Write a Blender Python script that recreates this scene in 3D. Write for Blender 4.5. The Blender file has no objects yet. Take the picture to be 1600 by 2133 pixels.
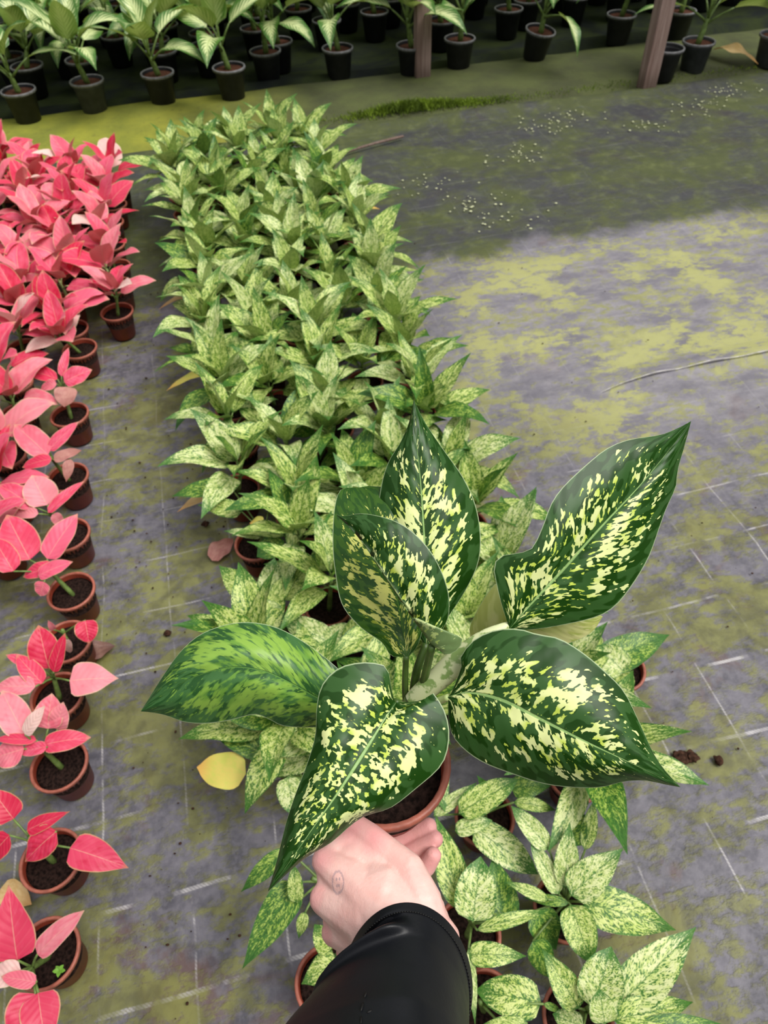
import bpy, bmesh, math, random
from mathutils import Vector, Matrix, noise as mnoise
PI = math.pi; R = math.radians
sc = bpy.context.scene; COL = sc.collection

# ------------------------------------------------------------------ camera
CAM_H = 1.5; FPX = 1500.0; PITCH = R(48.75); ROLL = R(2.2); YAW = R(12.75)
cam_d = bpy.data.cameras.new('camera'); cam = bpy.data.objects.new('camera', cam_d); COL.objects.link(cam)
cam_d.sensor_fit = 'VERTICAL'; cam_d.sensor_height = 36.0; cam_d.lens = FPX / 2133.0 * 36.0
cam_d.clip_start = 0.02; cam_d.clip_end = 100
def ray(px, py):
    r2 = (px - 800) / FPX; u2 = -(py - 1066.5) / FPX
    cr, sr = math.cos(ROLL), math.sin(ROLL)
    r = cr * r2 + sr * u2; u = -sr * r2 + cr * u2
    cp, sp = math.cos(PITCH), math.sin(PITCH)
    return Vector((r, cp + u * sp, -sp + u * cp))
EYE = Vector((0, 0, CAM_H))
def P(px, py, d): return EYE + ray(px, py) * d            # point at depth d along the view axis
def gp(px, py, z=0.0):                                     # point at height z
    v = ray(px, py); return EYE + v * ((CAM_H - z) / -v.z)
FWD = Vector((0, math.cos(PITCH), -math.sin(PITCH)))
def depth(w): return (w - EYE).dot(FWD)
def pix(w):
    v = w - EYE; d = v.dot(FWD); r = v.x; u = v.y * math.sin(PITCH) + v.z * math.cos(PITCH)
    cr, sr = math.cos(ROLL), math.sin(ROLL)
    return 800 + FPX * (cr * r - sr * u) / d, 1066.5 - FPX * (sr * r + cr * u) / d
_r = (ray(801, 1066.5) - ray(800, 1066.5)).normalized(); _u = (ray(800, 1065.5) - ray(800, 1066.5)).normalized()
M = Matrix((_r, _u, -FWD)).transposed().to_4x4(); M.translation = EYE; cam.matrix_world = M
sc.camera = cam
cam_d.dof.use_dof = True; cam_d.dof.focus_distance = 0.58; cam_d.dof.aperture_fstop = cam_d.lens / 1.9

# ------------------------------------------------------------------ light
w = bpy.data.worlds.new('overcast_sky'); sc.world = w; w.use_nodes = True
wt = w.node_tree; wt.nodes.clear()
wo = wt.nodes.new('ShaderNodeOutputWorld'); bg = wt.nodes.new('ShaderNodeBackground')
tc = wt.nodes.new('ShaderNodeTexCoord'); sx = wt.nodes.new('ShaderNodeSeparateXYZ'); cr_ = wt.nodes.new('ShaderNodeValToRGB')
wt.links.new(tc.outputs['Generated'], sx.inputs[0]); wt.links.new(sx.outputs['Z'], cr_.inputs[0])
cr_.color_ramp.elements[0].position = 0.12; cr_.color_ramp.elements[0].color = (.06, .07, .07, 1)
cr_.color_ramp.elements[1].position = 0.75; cr_.color_ramp.elements[1].color = (1.0, .99, 1.0, 1)
wt.links.new(cr_.outputs[0], bg.inputs[0]); bg.inputs[1].default_value = .66; wt.links.new(bg.outputs[0], wo.inputs[0])
sd = bpy.data.lights.new('sun', 'SUN'); sun = bpy.data.objects.new('sun', sd); COL.objects.link(sun)
sd.energy = 3.0; sd.angle = R(38); sd.color = (1, .97, .92)
sun.rotation_euler = Vector((-0.55, 0.12, -1.0)).to_track_quat('-Z', 'Y').to_euler()
sc.view_settings.view_transform = 'Standard'; sc.view_settings.look = 'None'; sc.view_settings.gamma = 1.0
sc.view_settings.use_curve_mapping = False; sc.view_settings.exposure = 0.35
sc.cycles.max_bounces = 8; sc.cycles.transparent_max_bounces = 4

# ------------------------------------------------------------------ bed coordinates
CY, SY = math.cos(YAW), math.sin(YAW)
def bed(p, q, z=0.0): return Vector((p * CY - q * SY, p * SY + q * CY, z))
def to_bed(v): return v.x * CY + v.y * SY, -v.x * SY + v.y * CY

# ------------------------------------------------------------------ node helpers
class NT:
    def __init__(s, name):
        s.m = bpy.data.materials.new(name); s.m.use_nodes = True; s.t = s.m.node_tree; s.t.nodes.clear()
        s.out = s.t.nodes.new('ShaderNodeOutputMaterial')
    def n(s, kind, **kw):
        x = s.t.nodes.new('ShaderNode' + kind)
        for k, v in kw.items(): setattr(x, k, v)
        return x
    def put(s, sock, v):
        if isinstance(v, bpy.types.NodeSocket): s.t.links.new(v, sock)
        elif v is not None:
            if hasattr(sock.default_value, '__len__') and not hasattr(v, '__len__'): v = [v] * len(sock.default_value)
            if hasattr(sock.default_value, '__len__') and len(sock.default_value) == 4 and len(v) == 3: v = tuple(v) + (1,)
            sock.default_value = v
    def math(s, op, a, b=None, c=None, clamp=False):
        x = s.n('Math', operation=op); x.use_clamp = clamp; s.put(x.inputs[0], a); s.put(x.inputs[1], b); s.put(x.inputs[2], c); return x.outputs[0]
    def mix(s, f, a, b):
        x = s.n('Mix', data_type='RGBA'); s.put(x.inputs[0], f); s.put(x.inputs[6], a); s.put(x.inputs[7], b); return x.outputs[2]
    def step(s, v, lo, hi, a=0.0, b=1.0):
        x = s.n('MapRange', interpolation_type='SMOOTHSTEP'); s.put(x.inputs[0], v)
        for i, k in enumerate((lo, hi, a, b)): s.put(x.inputs[i + 1], k)
        return x.outputs[0]
    def vec(s, x, y, z):
        c = s.n('CombineXYZ'); s.put(c.inputs[0], x); s.put(c.inputs[1], y); s.put(c.inputs[2], z); return c.outputs[0]
    def noise(s, v, scale=1.0, detail=2.0, rough=0.5, dist=0.0):
        x = s.n('TexNoise'); s.put(x.inputs['Vector'], v); x.inputs['Scale'].default_value = scale
        x.inputs['Detail'].default_value = detail; x.inputs['Roughness'].default_value = rough; x.inputs['Distortion'].default_value = dist
        return x.outputs[0]
    def voro(s, v, scale=1.0):
        x = s.n('TexVoronoi'); s.put(x.inputs['Vector'], v); x.inputs['Scale'].default_value = scale; return x.outputs['Distance'], x.outputs['Color']
    def xyz(s, v):
        x = s.n('SeparateXYZ'); s.put(x.inputs[0], v); return x.outputs
    def obj(s): return s.n('TexCoord').outputs['Object']
    def rnd(s): return s.n('ObjectInfo').outputs['Random']
    def bsdf(s, col, rough=0.5, spec=0.5, bump=None, bd=0.002, transl=None, tf=0.2, sss=0.0, bs=1.0):
        b = s.n('BsdfPrincipled'); s.put(b.inputs['Base Color'], col); s.put(b.inputs['Roughness'], rough)
        b.inputs['Specular IOR Level'].default_value = spec
        if sss: b.inputs['Subsurface Weight'].default_value = sss; b.inputs['Subsurface Radius'].default_value = (.012, .005, .003); b.inputs['Subsurface Scale'].default_value = .5
        if bump is not None:
            k = s.n('Bump'); s.put(k.inputs['Height'], bump); k.inputs['Distance'].default_value = bd; k.inputs['Strength'].default_value = bs
            s.t.links.new(k.outputs[0], b.inputs['Normal'])
        o = b.outputs[0]
        if transl is not None:
            tr = s.n('BsdfTranslucent'); s.put(tr.inputs[0], transl); mx = s.n('MixShader'); mx.inputs[0].default_value = tf
            s.t.links.new(o, mx.inputs[1]); s.t.links.new(tr.outputs[0], mx.inputs[2]); o = mx.outputs[0]
        s.t.links.new(o, s.out.inputs[0]); return s.m
def flat(name, col, rough=0.6, spec=0.3, var=0.25, scale=30, bd=0.001):
    t = NT(name); n = t.noise(t.obj(), scale, 4)
    c = t.mix(t.step(n, .3, .7), tuple(x * (1 - var) for x in col), tuple(min(1, x * (1 + var)) for x in col))
    return t.bsdf(c, rough, spec, bump=n, bd=bd)

def leaf_uv(t):
    uv = t.n('UVMap').outputs[0]; x = t.xyz(uv); u, v = x[0], x[1]
    return u, v, t.math('ABSOLUTE', v), t.rnd()

def speckled(name, dens, dark, dark2, cream, cream2, fu, fv, under, tf, edge=.82, midcol=(.30, .48, .16), sharp=.035, rough=.34, coarse=.9, midw=.030, rimf=.8, spec=.30):
    """variegated leaf: blotches drawn out along the side veins, a plain margin, a pale midrib, a thin light rim"""
    t = NT(name); u, v, av, rn = leaf_uv(t)
    a = t.math('SUBTRACT', u, t.math('MULTIPLY', av, .22))
    seed = t.math('MULTIPLY', rn, 40.0)
    vv = t.math('ADD', v, t.math('MULTIPLY', t.math('SIGN', v), .5))
    fine = t.noise(t.vec(t.math('MULTIPLY', a, fu), t.math('MULTIPLY', vv, fv), seed), 1.0, 1.6, .5, .25)
    coar = t.noise(t.vec(t.math('MULTIPLY', a, fu * .24), t.math('MULTIPLY', vv, fv * .34), t.math('ADD', seed, 7.0)), 1.0, 1.5, .5, .3)
    f = t.math('ADD', fine, t.math('MULTIPLY', t.math('SUBTRACT', coar, .5), coarse))
    mask = t.math('MULTIPLY', t.step(av, edge + .14, edge - .22), t.step(u, .97, .60))
    mask = t.math('MULTIPLY', mask, t.step(u, -.02, .10))
    f = t.math('ADD', f, t.math('MULTIPLY', t.math('SUBTRACT', mask, 1.0), .26))
    f = t.math('SUBTRACT', f, t.step(av, .10, .02, 0, .06))
    sp = t.step(f, dens, dens + sharp)
    # separate small dots, thinning out towards the margin
    dd, dc = t.voro(t.vec(t.math('MULTIPLY', a, fu * 1.55), t.math('MULTIPLY', vv, fv * 1.7), seed), 1.0)
    dr = t.xyz(dc)[0]
    dm = t.math('SUBTRACT', t.math('ADD', t.math('MULTIPLY', dr, .34), t.math('MULTIPLY', t.math('SUBTRACT', f, dens), 1.4)), .03)
    sp = t.math('MAXIMUM', sp, t.math('MULTIPLY', t.step(t.math('SUBTRACT', dd, dm), .04, -.04), t.step(mask, .12, .3)))
    big = t.noise(t.vec(t.math('MULTIPLY', a, fu * .35), t.math('MULTIPLY', vv, fv * .5), t.math('ADD', seed, 3.0)), 1.0, 1.0)
    g = t.mix(t.step(big, .47, .53), dark, dark2)
    cr = t.mix(t.step(coar, .42, .62), cream2, cream)
    c = t.mix(sp, g, cr)
    mid = t.step(av, t.math('MULTIPLY', t.math('SUBTRACT', 1.12, u), midw), t.math('MULTIPLY', t.math('SUBTRACT', 1.12, u), midw * .45))
    c = t.mix(t.math('MULTIPLY', mid, .85), c, midcol)
    c = t.mix(t.math('MULTIPLY', t.step(av, .980, .994), rimf), c, (.42, .52, .30))
    back = t.n('NewGeometry').outputs['Backfacing']
    cb = t.mix(.55, c, under)
    c2 = t.mix(back, c, cb)
    veins = t.math('SINE', t.math('MULTIPLY', a, 95.0))
    h = t.math('SUBTRACT', t.math('MULTIPLY', veins, .12), mid)
    return t.bsdf(c2, rough, spec, bump=h, bd=.0006, transl=c2, tf=tf)

M_HERO = speckled('dark_green_leaf_with_cream_blotches', .520, (.010, .046, .003), (.030, .088, .018), (.70, .76, .33), (.48, .60, .08), 50, 9.5, (.25, .36, .14), .08, coarse=.85, sharp=.03, midw=.042, spec=.24)
M_HERO_GREEN = speckled('mid_green_mottled_leaf', .37, (.022, .085, .020), (.050, .145, .040), (.23, .40, .06), (.13, .28, .04), 40, 7.0, (.2, .3, .1), .10, edge=1.0, sharp=.22, midcol=(.10, .24, .05), coarse=.7)
M_HERO_YELLOW = speckled('olive_leaf_with_yellow_blotches', .49, (.016, .065, .006), (.035, .10, .008), (.56, .58, .15), (.26, .33, .03), 54, 10.0, (.3, .35, .1), .12, sharp=.07, midcol=(.06, .17, .02), edge=.88)
M_HERO_PALE = speckled('pale_yellow_leaf_underside', .36, (.42, .50, .12), (.50, .55, .15), (.70, .70, .30), (.60, .64, .22), 18, 2.5, (.7, .7, .3), .2, edge=1.0, sharp=.2, midcol=(.6, .65, .3))
M_BED = speckled('pale_speckled_leaf', .420, (.036, .13, .016), (.070, .19, .026), (.60, .67, .24), (.46, .58, .13), 60, 13.0, (.34, .47, .13), .19, edge=1.0, sharp=.08, midcol=(.13, .28, .06), rough=.42, coarse=.55, rimf=.15)
M_BED_LIGHT = speckled('cream_speckled_leaf', .390, (.042, .15, .026), (.085, .22, .04), (.68, .73, .36), (.54, .64, .21), 60, 13.0, (.40, .53, .19), .19, edge=1.03, sharp=.09, midcol=(.18, .34, .10), rough=.42, coarse=.5, rimf=.15)
M_BED_GREEN = speckled('green_mottled_leaf', .48, (.030, .11, .016), (.055, .16, .025), (.34, .46, .09), (.22, .36, .04), 54, 11.0, (.2, .3, .08), .15, edge=1.0, sharp=.11, midcol=(.08, .22, .04), rough=.40, coarse=.6, rimf=.15)

def pink_mat(name, a, b, edgec, under):
    t = NT(name); u, v, av, rn = leaf_uv(t)
    n = t.noise(t.vec(t.math('MULTIPLY', u, 5.0), t.math('MULTIPLY', v, 2.2), t.math('MULTIPLY', rn, 60.0)), 1.0, 3)
    c = t.mix(t.step(t.math('ADD', n, t.math('MULTIPLY', t.math('SUBTRACT', rn, .5), .5)), .32, .70), a, b)
    vein = t.math('SINE', t.math('MULTIPLY', t.math('SUBTRACT', u, t.math('MULTIPLY', av, .25)), 48.0))
    c = t.mix(t.math('MULTIPLY', t.step(vein, .6, 1.0), .05), c, (.85, .40, .36))
    c = t.mix(t.math('MULTIPLY', t.step(av, .04, .008), .45), c, (.80, .50, .34))
    c = t.mix(t.math('MULTIPLY', t.step(t.math('ADD', av, t.math('MULTIPLY', n, .10)), .955, 1.03), .75), c, edgec)
    c = t.mix(t.math('MULTIPLY', t.step(u, .86, 1.0), .6), c, edgec)
    back = t.n('NewGeometry').outputs['Backfacing']
    c2 = t.mix(back, c, t.mix(.6, c, under))
    return t.bsdf(c2, .42, .35, bump=t.math('MULTIPLY', vein, -1), bd=.00018, transl=c2, tf=.2)
M_PINK = pink_mat('coral_pink_leaf', (.70, .048, .112), (.77, .115, .20), (.60, .42, .22), (.60, .27, .21))
M_PINK_SOFT = pink_mat('soft_pink_leaf', (.77, .15, .215), (.80, .25, .295), (.64, .50, .30), (.64, .34, .28))
M_PINK_RED = pink_mat('crimson_pink_leaf', (.61, .016, .062), (.72, .055, .125), (.54, .38, .17), (.56, .23, .18))
M_PINK_WHITE = pink_mat('whitish_pink_leaf', (.82, .48, .45), (.84, .60, .54), (.7, .62, .40), (.75, .5, .42))

def dieff_mat():
    t = NT('green_leaf_with_cream_feathering'); u, v, av, rn = leaf_uv(t)
    a = t.math('SUBTRACT', u, t.math('MULTIPLY', av, .30))
    n = t.noise(t.vec(t.math('MULTIPLY', a, 22.0), t.math('MULTIPLY', v, 2.0), t.math('MULTIPLY', rn, 40.0)), 1.0, 2)
    ve = t.math('SINE', t.math('ADD', t.math('MULTIPLY', a, 75.0), t.math('MULTIPLY', n, 4.0)))
    f = t.math('ADD', t.math('MULTIPLY', ve, .30), t.math('SUBTRACT', n, av))
    f = t.math('SUBTRACT', f, t.step(u, .55, 1.0, 0, .6))
    c = t.mix(t.step(f, -.18, .30), (.060, .175, .025), (.70, .78, .38))
    c = t.mix(t.math('MULTIPLY', t.step(av, .06, .015), .8), c, (.35, .48, .15))
    back = t.n('NewGeometry').outputs['Backfacing']
    c2 = t.mix(back, c, t.mix(.6, c, (.28, .40, .12)))
    return t.bsdf(c2, .30, .5, bump=ve, bd=.0006, transl=t.mix(.5, c2, (.5, .65, .08)), tf=.22)
M_DIEF = dieff_mat()
def yellow_mat(name, a, b, c3):
    t = NT(name); u, v, av, rn = leaf_uv(t)
    n = t.noise(t.vec(t.math('MULTIPLY', u, 6.0), t.math('MULTIPLY', v, 3.0), rn), 1.0, 4)
    c = t.mix(t.step(n, .35, .65), a, b); c = t.mix(t.step(u, .55, .98), c, c3)
    return t.bsdf(c, .5, .3, bump=n, bd=.001, transl=c, tf=.15)
M_YELLOW = yellow_mat('yellowed_leaf', (.62, .62, .12), (.72, .60, .14), (.72, .42, .10))
M_TAN = yellow_mat('dried_tan_leaf', (.70, .50, .24), (.62, .40, .16), (.50, .28, .10))
M_BROWN = yellow_mat('dead_brown_leaf', (.16, .075, .06), (.24, .13, .10), (.12, .06, .05))
M_DEADPINK = yellow_mat('dried_pink_leaf', (.42, .17, .15), (.50, .24, .20), (.36, .14, .11))

M_TERRA = flat('terracotta_plastic', (.24, .042, .022), .45, .35, .18, 25)
M_TERRA_RIM = flat('pale_terracotta_rim', (.33, .10, .066), .45, .4, .2, 60)  # rim in a paler tone than the pot body
M_BLACKPOT = flat('black_plastic', (.020, .021, .026), .5, .4, .25, 25)
M_GREYPOT = flat('dark_grey_plastic', (.055, .060, .070), .5, .4, .25, 25)
M_GREYRIM = flat('dusty_grey_rim', (.17, .17, .18), .6, .3, .25, 60)
M_SOIL = flat('dark_potting_soil', (.017, .009, .007), .95, .1, .7, 160, .006)
M_SOIL_RED = flat('reddish_potting_soil', (.085, .035, .022), .95, .1, .6, 160, .006)
M_STEM = flat('green_stem', (.13, .20, .05), .45, .4, .3, 60)
M_STEM_PALE = flat('pale_green_stem', (.34, .42, .16), .45, .4, .3, 60)
M_STEM_DARK = flat('dark_green_petiole', (.055, .105, .018), .4, .4, .3, 60)
M_PEACH = flat('peach_petiole', (.62, .42, .20), .5, .4, .2, 60)
M_DIRT = flat('soil_crumb', (.045, .022, .014), .95, .1, .6, 120, .004)

# ------------------------------------------------------------------ mesh helpers
def link(name, me, mat=None, parent=None, smooth=True, loc=None):
    o = bpy.data.objects.new(name, me); COL.objects.link(o)
    if mat is not None:
        me.materials.clear()
        for m in (mat if isinstance(mat, (list, tuple)) else [mat]): me.materials.append(m)
    if smooth:
        me.polygons.foreach_set('use_smooth', [True] * len(me.polygons))
    if parent is not None: o.parent = parent
    if loc is not None: o.location = loc
    return o
def mesh(name, verts, faces):
    me = bpy.data.meshes.new(name); me.from_pydata([tuple(v) for v in verts], [], faces); me.update(); return me
def tag(o, label=None, cat=None, group=None, kind=None):
    if label: o['label'] = label
    if cat: o['category'] = cat
    if group: o['group'] = group
    if kind: o['kind'] = kind
    return o
def empty(name, loc, label=None, cat=None, group=None):
    o = bpy.data.objects.new(name, None); COL.objects.link(o); o.location = loc; o.empty_display_size = .05
    return tag(o, label, cat, group)
def spline(pts, n):
    """Catmull-Rom through pts, n samples evenly spaced along it"""
    p = [Vector(x) for x in pts]
    if len(p) == 2: return [p[0].lerp(p[1], i / (n - 1)) for i in range(n)]
    q = [2 * p[0] - p[1]] + p + [2 * p[-1] - p[-2]]; dense = []
    for i in range(1, len(q) - 2):
        for k in range(16):
            s = k / 16.0; a, b, c, d = q[i - 1], q[i], q[i + 1], q[i + 2]
            dense.append(.5 * ((2 * b) + (c - a) * s + (2 * a - 5 * b + 4 * c - d) * s * s + (3 * b - a - 3 * c + d) * s ** 3))
    dense.append(p[-1]); L = [0.0]
    for a, b in zip(dense, dense[1:]): L.append(L[-1] + (b - a).length)
    out = []; j = 0
    for i in range(n):
        tgt = L[-1] * i / (n - 1)
        while j < len(L) - 2 and L[j + 1] < tgt: j += 1
        seg = L[j + 1] - L[j]; out.append(dense[j].lerp(dense[j + 1], 0 if seg < 1e-9 else min(1, (tgt - L[j]) / seg)))
    return out
def tube(V, Fc, pts, radii, n=7, cap=True):
    base0 = len(V); m = len(pts); up = Vector((.13, .27, .95))
    for i, p in enumerate(pts):
        t = (pts[min(i + 1, m - 1)] - pts[max(i - 1, 0)]).normalized()
        s = t.cross(up)
        if s.length < 1e-3: s = t.cross(Vector((1, 0, 0)))
        s.normalize(); b = s.cross(t); r = radii[i] if hasattr(radii, '__len__') else radii
        for k in range(n):
            a = 2 * PI * k / n; V.append(p + (s * math.cos(a) + b * math.sin(a)) * r)
    for i in range(m - 1):
        for k in range(n):
            a, b = base0 + i * n + k, base0 + i * n + (k + 1) % n
            Fc.append((a, b, b + n, a + n))
    if cap:
        Fc.append(tuple(base0 + k for k in reversed(range(n)))); Fc.append(tuple(base0 + (m - 1) * n + k for k in range(n)))
PROF = [(0, 0), (.025, .30), (.08, .60), (.16, .83), (.27, .97), (.36, 1), (.48, .95), (.60, .81), (.71, .61), (.81, .39), (.89, .205), (.95, .08), (1, 0)]
PROF_BROAD = [(0, 0), (.02, .42), (.06, .74), (.13, .93), (.22, 1), (.34, .99), (.47, .90), (.60, .74), (.71, .55), (.81, .35), (.89, .19), (.95, .075), (1, 0)]
PROF_OVAL = [(0, 0), (.02, .36), (.06, .66), (.13, .86), (.24, .98), (.38, 1), (.52, .95), (.65, .83), (.76, .66), (.86, .42), (.93, .20), (.97, .08), (1, 0)]
def prof(T, u):
    for (a, x), (b, y) in zip(T, T[1:]):
        if u <= b: return x + (y - x) * (u - a) / (b - a)
    return 0.0
def blade(name, mids, sides, nrms, W, fold=.25, ruffle=.0, seed=0, T=PROF, nv=3):
    n = len(mids); V = []; UV = []; Fc = []; cf, sf = math.cos(fold), math.sin(fold)
    for i in range(n):
        u = i / (n - 1); hw = max(W * prof(T, u), .0004)
        for j in range(-nv, nv + 1):
            v = j / nv; av = abs(v)
            rf = ruffle * W * av * av * math.sin(u * 11 + seed * 1.7 + (2.1 if v > 0 else 0)) * math.sin(PI * min(1, u * 1.1))
            bow = -.22 * hw * av * av * sf
            V.append(mids[i] + sides[i] * (hw * v * cf) + nrms[i] * (hw * av * sf + rf + bow)); UV.append((u, v))
    w_ = 2 * nv + 1
    for i in range(n - 1):
        for j in range(w_ - 1):
            a = i * w_ + j; Fc.append((a, a + 1, a + w_ + 1, a + w_))
    return finish_leaf(name, V, Fc, UV, nrms[n // 2])
def finish_leaf(name, V, Fc, UV, facing):
    me = mesh(name, V, Fc); acc = Vector()
    for p in me.polygons: acc += p.normal * p.area
    if acc.dot(facing) < 0: me.flip_normals()
    uvl = me.uv_layers.new(name='UVMap')
    for lp in me.loops: uvl.data[lp.index].uv = UV[lp.vertex_index]
    return me
def curve_leaf(name, base, az, e0, L, bend, W, roll=0.0, fold=.25, ruffle=.1, seed=0, n=13, T=PROF, side_bend=0.0):
    mids, sides, nrms = [], [], []; p = Vector(base); 
    for i in range(n):
        u = i / (n - 1); e = e0 - bend * u ** 1.25; a = az + side_bend * u
        d = Vector((math.cos(e) * math.cos(a), math.cos(e) * math.sin(a), math.sin(e)))
        nr = Vector((-math.sin(e) * math.cos(a), -math.sin(e) * math.sin(a), math.cos(e)))
        s = d.cross(nr); rm = Matrix.Rotation(roll, 3, d); mids.append(p.copy()); sides.append(rm @ s); nrms.append(rm @ nr)
        p = p + d * (L / (n - 1))
    return blade(name, mids, sides, nrms, W, fold, ruffle, seed, T)
def px_leaf(name, root, b, t, wpx, bz, tz=None, arch=.10, fold=.22, ruffle=.08, seed=0, T=PROF, tilt=.45, n=15, twist=0.0):
    """leaf between two measured points, given their heights above the floor"""
    if tz is None:
        dx, dy = t[0] - b[0], t[1] - b[1]; l = math.hypot(dx, dy) + 1e-6
        tz = bz + (.05 * -dy / l if dy < 0 else .05 * -dy / l) - .005
    B = gp(b[0], b[1], bz); E_ = gp(t[0], t[1], tz); mid = (B + E_) / 2
    W = .5 * wpx * depth(mid) / FPX
    toeye = (EYE - mid).normalized(); hint = (Vector((0, 0, 1)) * (1 - tilt) + toeye * tilt).normalized()
    d = (E_ - B); L = d.length; d.normalize(); nr = (hint - d * hint.dot(d)).normalized(); s = d.cross(nr)
    o = root.location; mids, sides, nrms = [], [], []
    for i in range(n):
        u = i / (n - 1); p = B.lerp(E_, u) + nr * (arch * L * 4 * u * (1 - u) * (1.0 - .25 * u))
        sl = arch * 4 * (1 - 2 * u); nn = (nr - d * sl).normalized()
        if twist:
            rm = Matrix.Rotation(twist * (u - .4), 3, d); mids.append(p - o); sides.append(rm @ s); nrms.append(rm @ nn)
        else: mids.append(p - o); sides.append(s); nrms.append(nn)
    return blade(name, mids, sides, nrms, W, fold, ruffle, seed, T), B
def lathe(prof_, n=36):
    V, Fc = [], []
    for r, z in prof_:
        for k in range(n):
            a = 2 * PI * k / n; V.append(Vector((r * math.cos(a), r * math.sin(a), z)))
    for i in range(len(prof_) - 1):
        for k in range(n):
            a, b = i * n + k, i * n + (k + 1) % n; Fc.append((a, b, b + n, a + n))
    Fc.append(tuple(reversed(range(n)))); m = (len(prof_) - 1) * n; Fc.append(tuple(m + k for k in range(n)))
    return V, Fc
def pot_mesh(name, rt, rb, h, mats, lip=.010, lipw=.0035):
    pr = [(rb * .9, 0), (rb, .002), (rb + (rt - rb) * .9 - .0015, h - lip - .001), (rt - .0005, h - lip), (rt + lipw, h - lip + .0012), (rt + lipw + .0006, h - .0018), (rt + lipw - .001, h), (rt - .0012, h), (rt - .0025, h - .003), (rt - .004, h - .02), (rb - .002, .006)]
    V, Fc = lathe(pr); me = mesh(name, V, Fc)
    for m in mats: me.materials.append(m)
    n = 36
    for i, f in enumerate(me.polygons):
        ring = i // n; f.material_index = 1 if 3 <= ring <= 7 and i < n * (len(pr) - 1) else 0; f.use_smooth = True
    return me
def soil_mesh(name, r, seed):
    V, Fc = [Vector((0, 0, 0))], []; K, N = 7, 26
    for i in range(1, K + 1):
        for k in range(N):
            a = 2 * PI * k / N; x, y = r * i / K * math.cos(a), r * i / K * math.sin(a)
            V.append(Vector((x, y, .005 * mnoise.noise(Vector((x * 70 + seed, y * 70, seed))) * (1 if i < K else .3))))
    for k in range(N): Fc.append((0, 1 + k, 1 + (k + 1) % N))
    for i in range(K - 1):
        for k in range(N):
            a, b = 1 + i * N + k, 1 + i * N + (k + 1) % N; Fc.append((a, a + N, b + N, b))
    # a shallow skirt so the soil has depth
    b0 = len(V)
    for k in range(N):
        a = 2 * PI * k / N; V.append(Vector((r * .93 * math.cos(a), r * .93 * math.sin(a), -.03)))
    for k in range(N):
        a, b = 1 + (K - 1) * N + k, 1 + (K - 1) * N + (k + 1) % N; Fc.append((a, b0 + k, b0 + (k + 1) % N, b))
    Fc.append(tuple(b0 + k for k in range(N)))
    me = mesh(name, V, Fc); me.polygons.foreach_set('use_smooth', [True] * len(me.polygons)); return me
POT_T = pot_mesh('terracotta_pot', .053, .039, .098, (M_TERRA, M_TERRA_RIM))
POT_B = pot_mesh('black_pot', .084, .064, .158, (M_BLACKPOT, M_GREYRIM), .014, .006)
POT_G = pot_mesh('grey_pot', .084, .064, .158, (M_GREYPOT, M_GREYRIM), .014, .006)
SOILS = []
for i in range(4):
    me = soil_mesh('soil', .0495, i * 3.1); me.materials.append(M_SOIL); SOILS.append(me)
SOILB = []
for i in range(3):
    me = soil_mesh('soil', .079, 20 + i * 3.1); me.materials.append(M_SOIL_RED); SOILB.append(me)
def put(name, me, parent, loc=(0, 0, 0), rot=(0, 0, 0)):
    o = bpy.data.objects.new(name, me); COL.objects.link(o); o.parent = parent; o.location = loc; o.rotation_euler = rot; return o

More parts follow.
